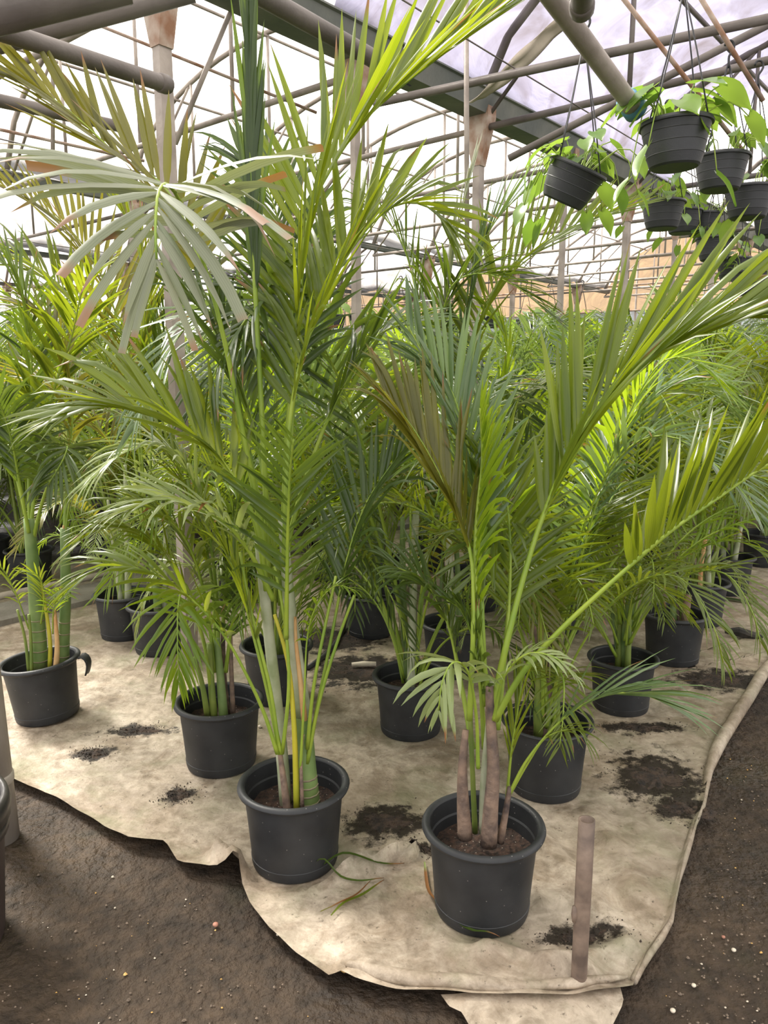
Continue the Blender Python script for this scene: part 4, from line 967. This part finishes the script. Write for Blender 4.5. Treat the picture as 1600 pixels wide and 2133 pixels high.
def bin_():
    c = ground(-150, 1960); c.z = -.03; e = empty('plastic_bin', c); tag(e, 'dark plastic bin cut off by the left border', 'bin')
    Rr = .215; H = .42
    link('body', lathe(MB(), [(0, 0), (Rr * .84, 0), (Rr * .87, .02), (Rr * .97, H * .78)], 40).mesh('body', [M['bin_brown']]), e)
    link('rim', lathe(MB(), [(Rr * .97, H * .76), (Rr * 1.03, H * .77), (Rr * 1.03, H * .83), (Rr * 1.0, H * .84), (Rr * 1.06, H * .86), (Rr * 1.07, H * .95), (Rr * 1.04, H), (Rr * .97, H), (Rr * .93, H * .9), (Rr * .9, H * .3), (0, H * .3)], 40).mesh('rim', [M['bin']]), e)
bin_()
def kerb():
    mb = MB(); v = []
    for i in range(14):
        s = -1 + 9 * i / 13
        for (dw, z) in ((0, -.03), (0, .045), (.02, .055), (.34, .055), (.36, .045), (.36, -.03)): v.append(sw(s, 4.62 + dw, z + .004 * noise.noise(V((s, dw * 9, 0)))))
    f = []
    for i in range(13):
        for k in range(5): f.append((i * 6 + k, i * 6 + 6 + k, i * 6 + 7 + k, i * 6 + k + 1))
    mb.add(v, f); o = link('kerb', mb.mesh('kerb', [M['concrete']], smooth=False)); tag(o, kind='structure')
    p = sw(.2, 5.05, .055); o = link('wooden_pole', tube(MB(), [V((0, 0, .025)), sw(2.4, -.05, .03), sw(4.6, .02, .025)], [.026, .024, .02], 10).mesh('wooden_pole', [M['wood']]), None, p)
    tag(o, 'pale wooden pole lying along the concrete kerb', 'pole')
kerb()
def spill(px, py, rx, ry, seed):
    c = ground(px, py); rg = random.Random(seed); mb = MB(); c.z = 0
    v = []; f = []; na = 30; nr = 6; sh = rg.uniform(0, 9)
    z = cloth_z(c) if abs(c.x) < 4 else .01
    v.append(V((0, 0, z + .007)))
    for i in range(1, nr + 1):
        for k in range(na):
            a = 2 * math.pi * k / na; q = i / nr * (1 + .55 * noise.noise(V((math.cos(a) * 1.6 + sh, math.sin(a) * 1.6, 0))) + .3 * noise.noise(V((math.cos(a) * 5 + sh, math.sin(a) * 5, 3))))
            p = V((rx * q * math.cos(a), ry * q * math.sin(a), 0)); zz = cloth_z(c + p)
            v.append(p + V((0, 0, zz + (-.006 + .013 * (1 - i / nr) + .006 * noise.noise(p * 40)))))
    f += [(0, 1 + k, 1 + (k + 1) % na) for k in range(na)]
    for i in range(nr - 1):
        for k in range(na): f.append((1 + i * na + k, 1 + (i + 1) * na + k, 1 + (i + 1) * na + (k + 1) % na, 1 + i * na + (k + 1) % na))
    mb.add(v, f)
    for _ in range(420):
        a = rg.uniform(0, 6.28); q = abs(rg.gauss(0, .75)); p = V((rx * q * math.cos(a), ry * q * math.sin(a), 0)); s = rg.uniform(.0012, .0045)
        p.z = cloth_z(c + p) + s * .6
        vv = [p + V((rg.uniform(-1, 1), rg.uniform(-1, 1), rg.uniform(-1, 1))).normalized() * s * rg.uniform(.7, 1.4) for _ in range(4)]
        mb.add(vv, [(0, 1, 2), (0, 2, 3), (0, 3, 1), (1, 3, 2)])
    return mb, c
for i, (px, py, rx, ry, tx) in enumerate(SP):
    mb, c = spill(px, py, rx, ry, 700 + i); o = link('spilled_soil', mb.mesh('spilled_soil', [M['spill']], smooth=False), None, c)
    tag(o, 'dark potting soil spilled on the cloth ' + tx, 'spilled soil', kind='stuff')
def blade(pts, wd, label, m='leaf_dark', dry=.2):
    P = spline([ground(*p) for p in pts], 14); mb = MB(); v = []; f = []; lf = []; c = P[0]
    for i, p in enumerate(P):
        t = i / 13; q = p.copy(); q.z = max(cloth_z(p), .004) + .012
        T = (P[min(13, i + 1)] - P[max(0, i - 1)]); T.z = 0; T.normalize(); b = V((-T.y, T.x, 0)); h = wd * .5 * (math.sin(math.pi * (.08 + .92 * t)) ** .6 if t < 1 else 0.02)
        v += [q + b * h + V((0, 0, .002)), q, q - b * h + V((0, 0, .002))]; lf += [(t, .5, dry)] * 3
    for i in range(13):
        a = i * 3; f += [(a, a + 1, a + 4, a + 3), (a + 1, a + 2, a + 5, a + 4)]
    mb.add(v, f); o = link('fallen_leaf', mb.mesh('fallen_leaf', [M[m]], off=c, lf=lf), None, c); tag(o, label, 'leaf', 'fallen leaflets on the cloth')
blade([(655, 1832), (740, 1825), (842, 1812)], .012, 'long green fallen leaflet right of the tall palm pot, upper one')
blade([(655, 1838), (745, 1848), (800, 1842)], .010, 'green fallen leaflet right of the tall palm pot, lower one')
blade([(690, 1928), (745, 1885), (800, 1846)], .010, 'slanting fallen leaflet below the pair by the tall palm pot', 'leaf')
blade([(668, 1916), (720, 1900), (772, 1848)], .007, 'thin dry fallen leaflet crossing the slanting one', 'leaf_olive', .9)
blade([(884, 1808), (893, 1870), (918, 1915)], .010, 'dry straw-coloured leaflet leaning at the frontmost pot', 'leaf_pale', .9)
blade([(905, 1900), (960, 1950), (1040, 1995)], .010, 'green fallen leaflet curving in front of the frontmost pot')
blade([(1490, 1250), (1530, 1255), (1580, 1262)], .05, 'broad green leaf fallen on the bed edge at the right', 'leaf_dark', 0)
def stone(px, py, s, m, label, h=0.0):
    c = ground(px, py); rg = random.Random(int(px)); mb = MB()
    prof = [(0, -.5), (.6, -.45), (.95, -.1), (.9, .2), (.5, .42), (0, .5)]; lathe(mb, [(a * s * .5, z * s * .7) for a, z in prof], 12)
    mb.v = [p * (1 + .25 * noise.noise(p * 60 + V((px, 0, 0)))) for p in mb.v]
    base = cloth_z(c) if h else -.02
    o = link('stone', mb.mesh('stone', [M[m]]), None, V((c.x, c.y, base + s * .3))); tag(o, label, 'stone', 'small stones on the ground')
stone(718, 2008, .026, 'stone_ochre', 'smooth ochre pebble on the mud below the cloth edge')
stone(449, 1915, .016, 'stone_red', 'reddish pebble on the mud left of the cloth')
stone(542, 1521, .018, 'stone_pale', 'cream pebble beside the low palm pot', 1)
stone(1530, 1968, .013, 'stone_pale', 'pale pebble on the path at the right border')
stone(1446, 2040, .012, 'stone_pale', 'pale pebble on the path near the cloth corner')
stone(1403, 2093, .014, 'stone_pale', 'pale pebble on the path at the lower right')
stone(1508, 1940, .011, 'stone_red', 'brown pebble on the path right of the cloth')
stone(578, 1935, .008, 'stone_pale', 'white pebble on the mud')
c = ground(757, 1396); c.z = .03; o = link('stick', tube(MB(), [V((-.06, 0, 0)), V((0, .005, .003)), V((.065, .01, 0))], [.011, .014, .012], 10).mesh('stick', [M['stone_pale']]), None, c); tag(o, 'short pale stick lying on the soil behind the tall palm', 'stick')
c = ground(1548, 1332); c.z = .03
mb = MB(); tube(mb, [V((-.10, .02, .01)), V((-.03, .0, .02)), V((.05, -.01, .0)), V((.10, -.02, -.01))], [.01, .028, .024, .008], 7); mb.v = [p + V((0, 0, .012 * noise.noise(p * 30))) for p in mb.v]
o = link('bark_piece', mb.mesh('bark_piece', [M['bark']], smooth=False), None, c); tag(o, 'black rotten piece of bark on the cloth at the right', 'bark')
hp = [ground(*q) + V((0, 0, .02)) for q in ((640, 1400), (680, 1370), (710, 1330), (722, 1290), (745, 1250))]
o = link('hose', tube(MB(), [p - hp[0] for p in spline(hp, 16)], .014, 8).mesh('hose', [M['hose']]), None, hp[0]); tag(o, 'black irrigation hose looping over the soil behind the tall palm', 'hose')

def gravel():
    rg = random.Random(91); mb = MB()
    for i in range(900):
        if rg.random() < .72: p = ground(rg.uniform(1330, 1640), rg.uniform(1560, 2160))
        else: p = ground(rg.uniform(0, 700), rg.uniform(1800, 2160))
        # only on the bare ground
        if p.x > 0:
            hit = min((q - p).length for q in HEM); near = min(HEM, key=lambda q: (q - p).length)
            if p.x < near.x + .06: continue
        else:
            near = min(EDGE_L, key=lambda q: (q - p).length)
            if p.y > near.y - .05: continue
        sz = rg.uniform(.0012, .0038) * (1.6 if rg.random() < .08 else 1)
        p.z = -.024 + .014 * noise.noise(V((p.x * 1.3, p.y * 1.3, 0))) + sz * .5
        v = [p + V((math.cos(a) * sz * rg.uniform(.7, 1.3), math.sin(a) * sz * rg.uniform(.6, 1.1), -sz * .3)) for a in (0, 1.26, 2.5, 3.8, 5.0)] + [p + V((rg.uniform(-.3, .3) * sz, rg.uniform(-.3, .3) * sz, sz * .7))]
        mb.add(v, [(k, (k + 1) % 5, 5) for k in range(5)], rg.choice((0,) * 14 + (1, 2)))
    o = link('gravel', mb.mesh('gravel', [M['gravel'], M['stone_pale'], M['stone_ochre']], smooth=False)); tag(o, 'fine gravel scattered on the muddy ground around the cloth', 'gravel', kind='stuff')
M['gravel'] = simple('dull_gravel', (.10, .075, .055), (.24, .18, .13), 90, .8)
gravel()
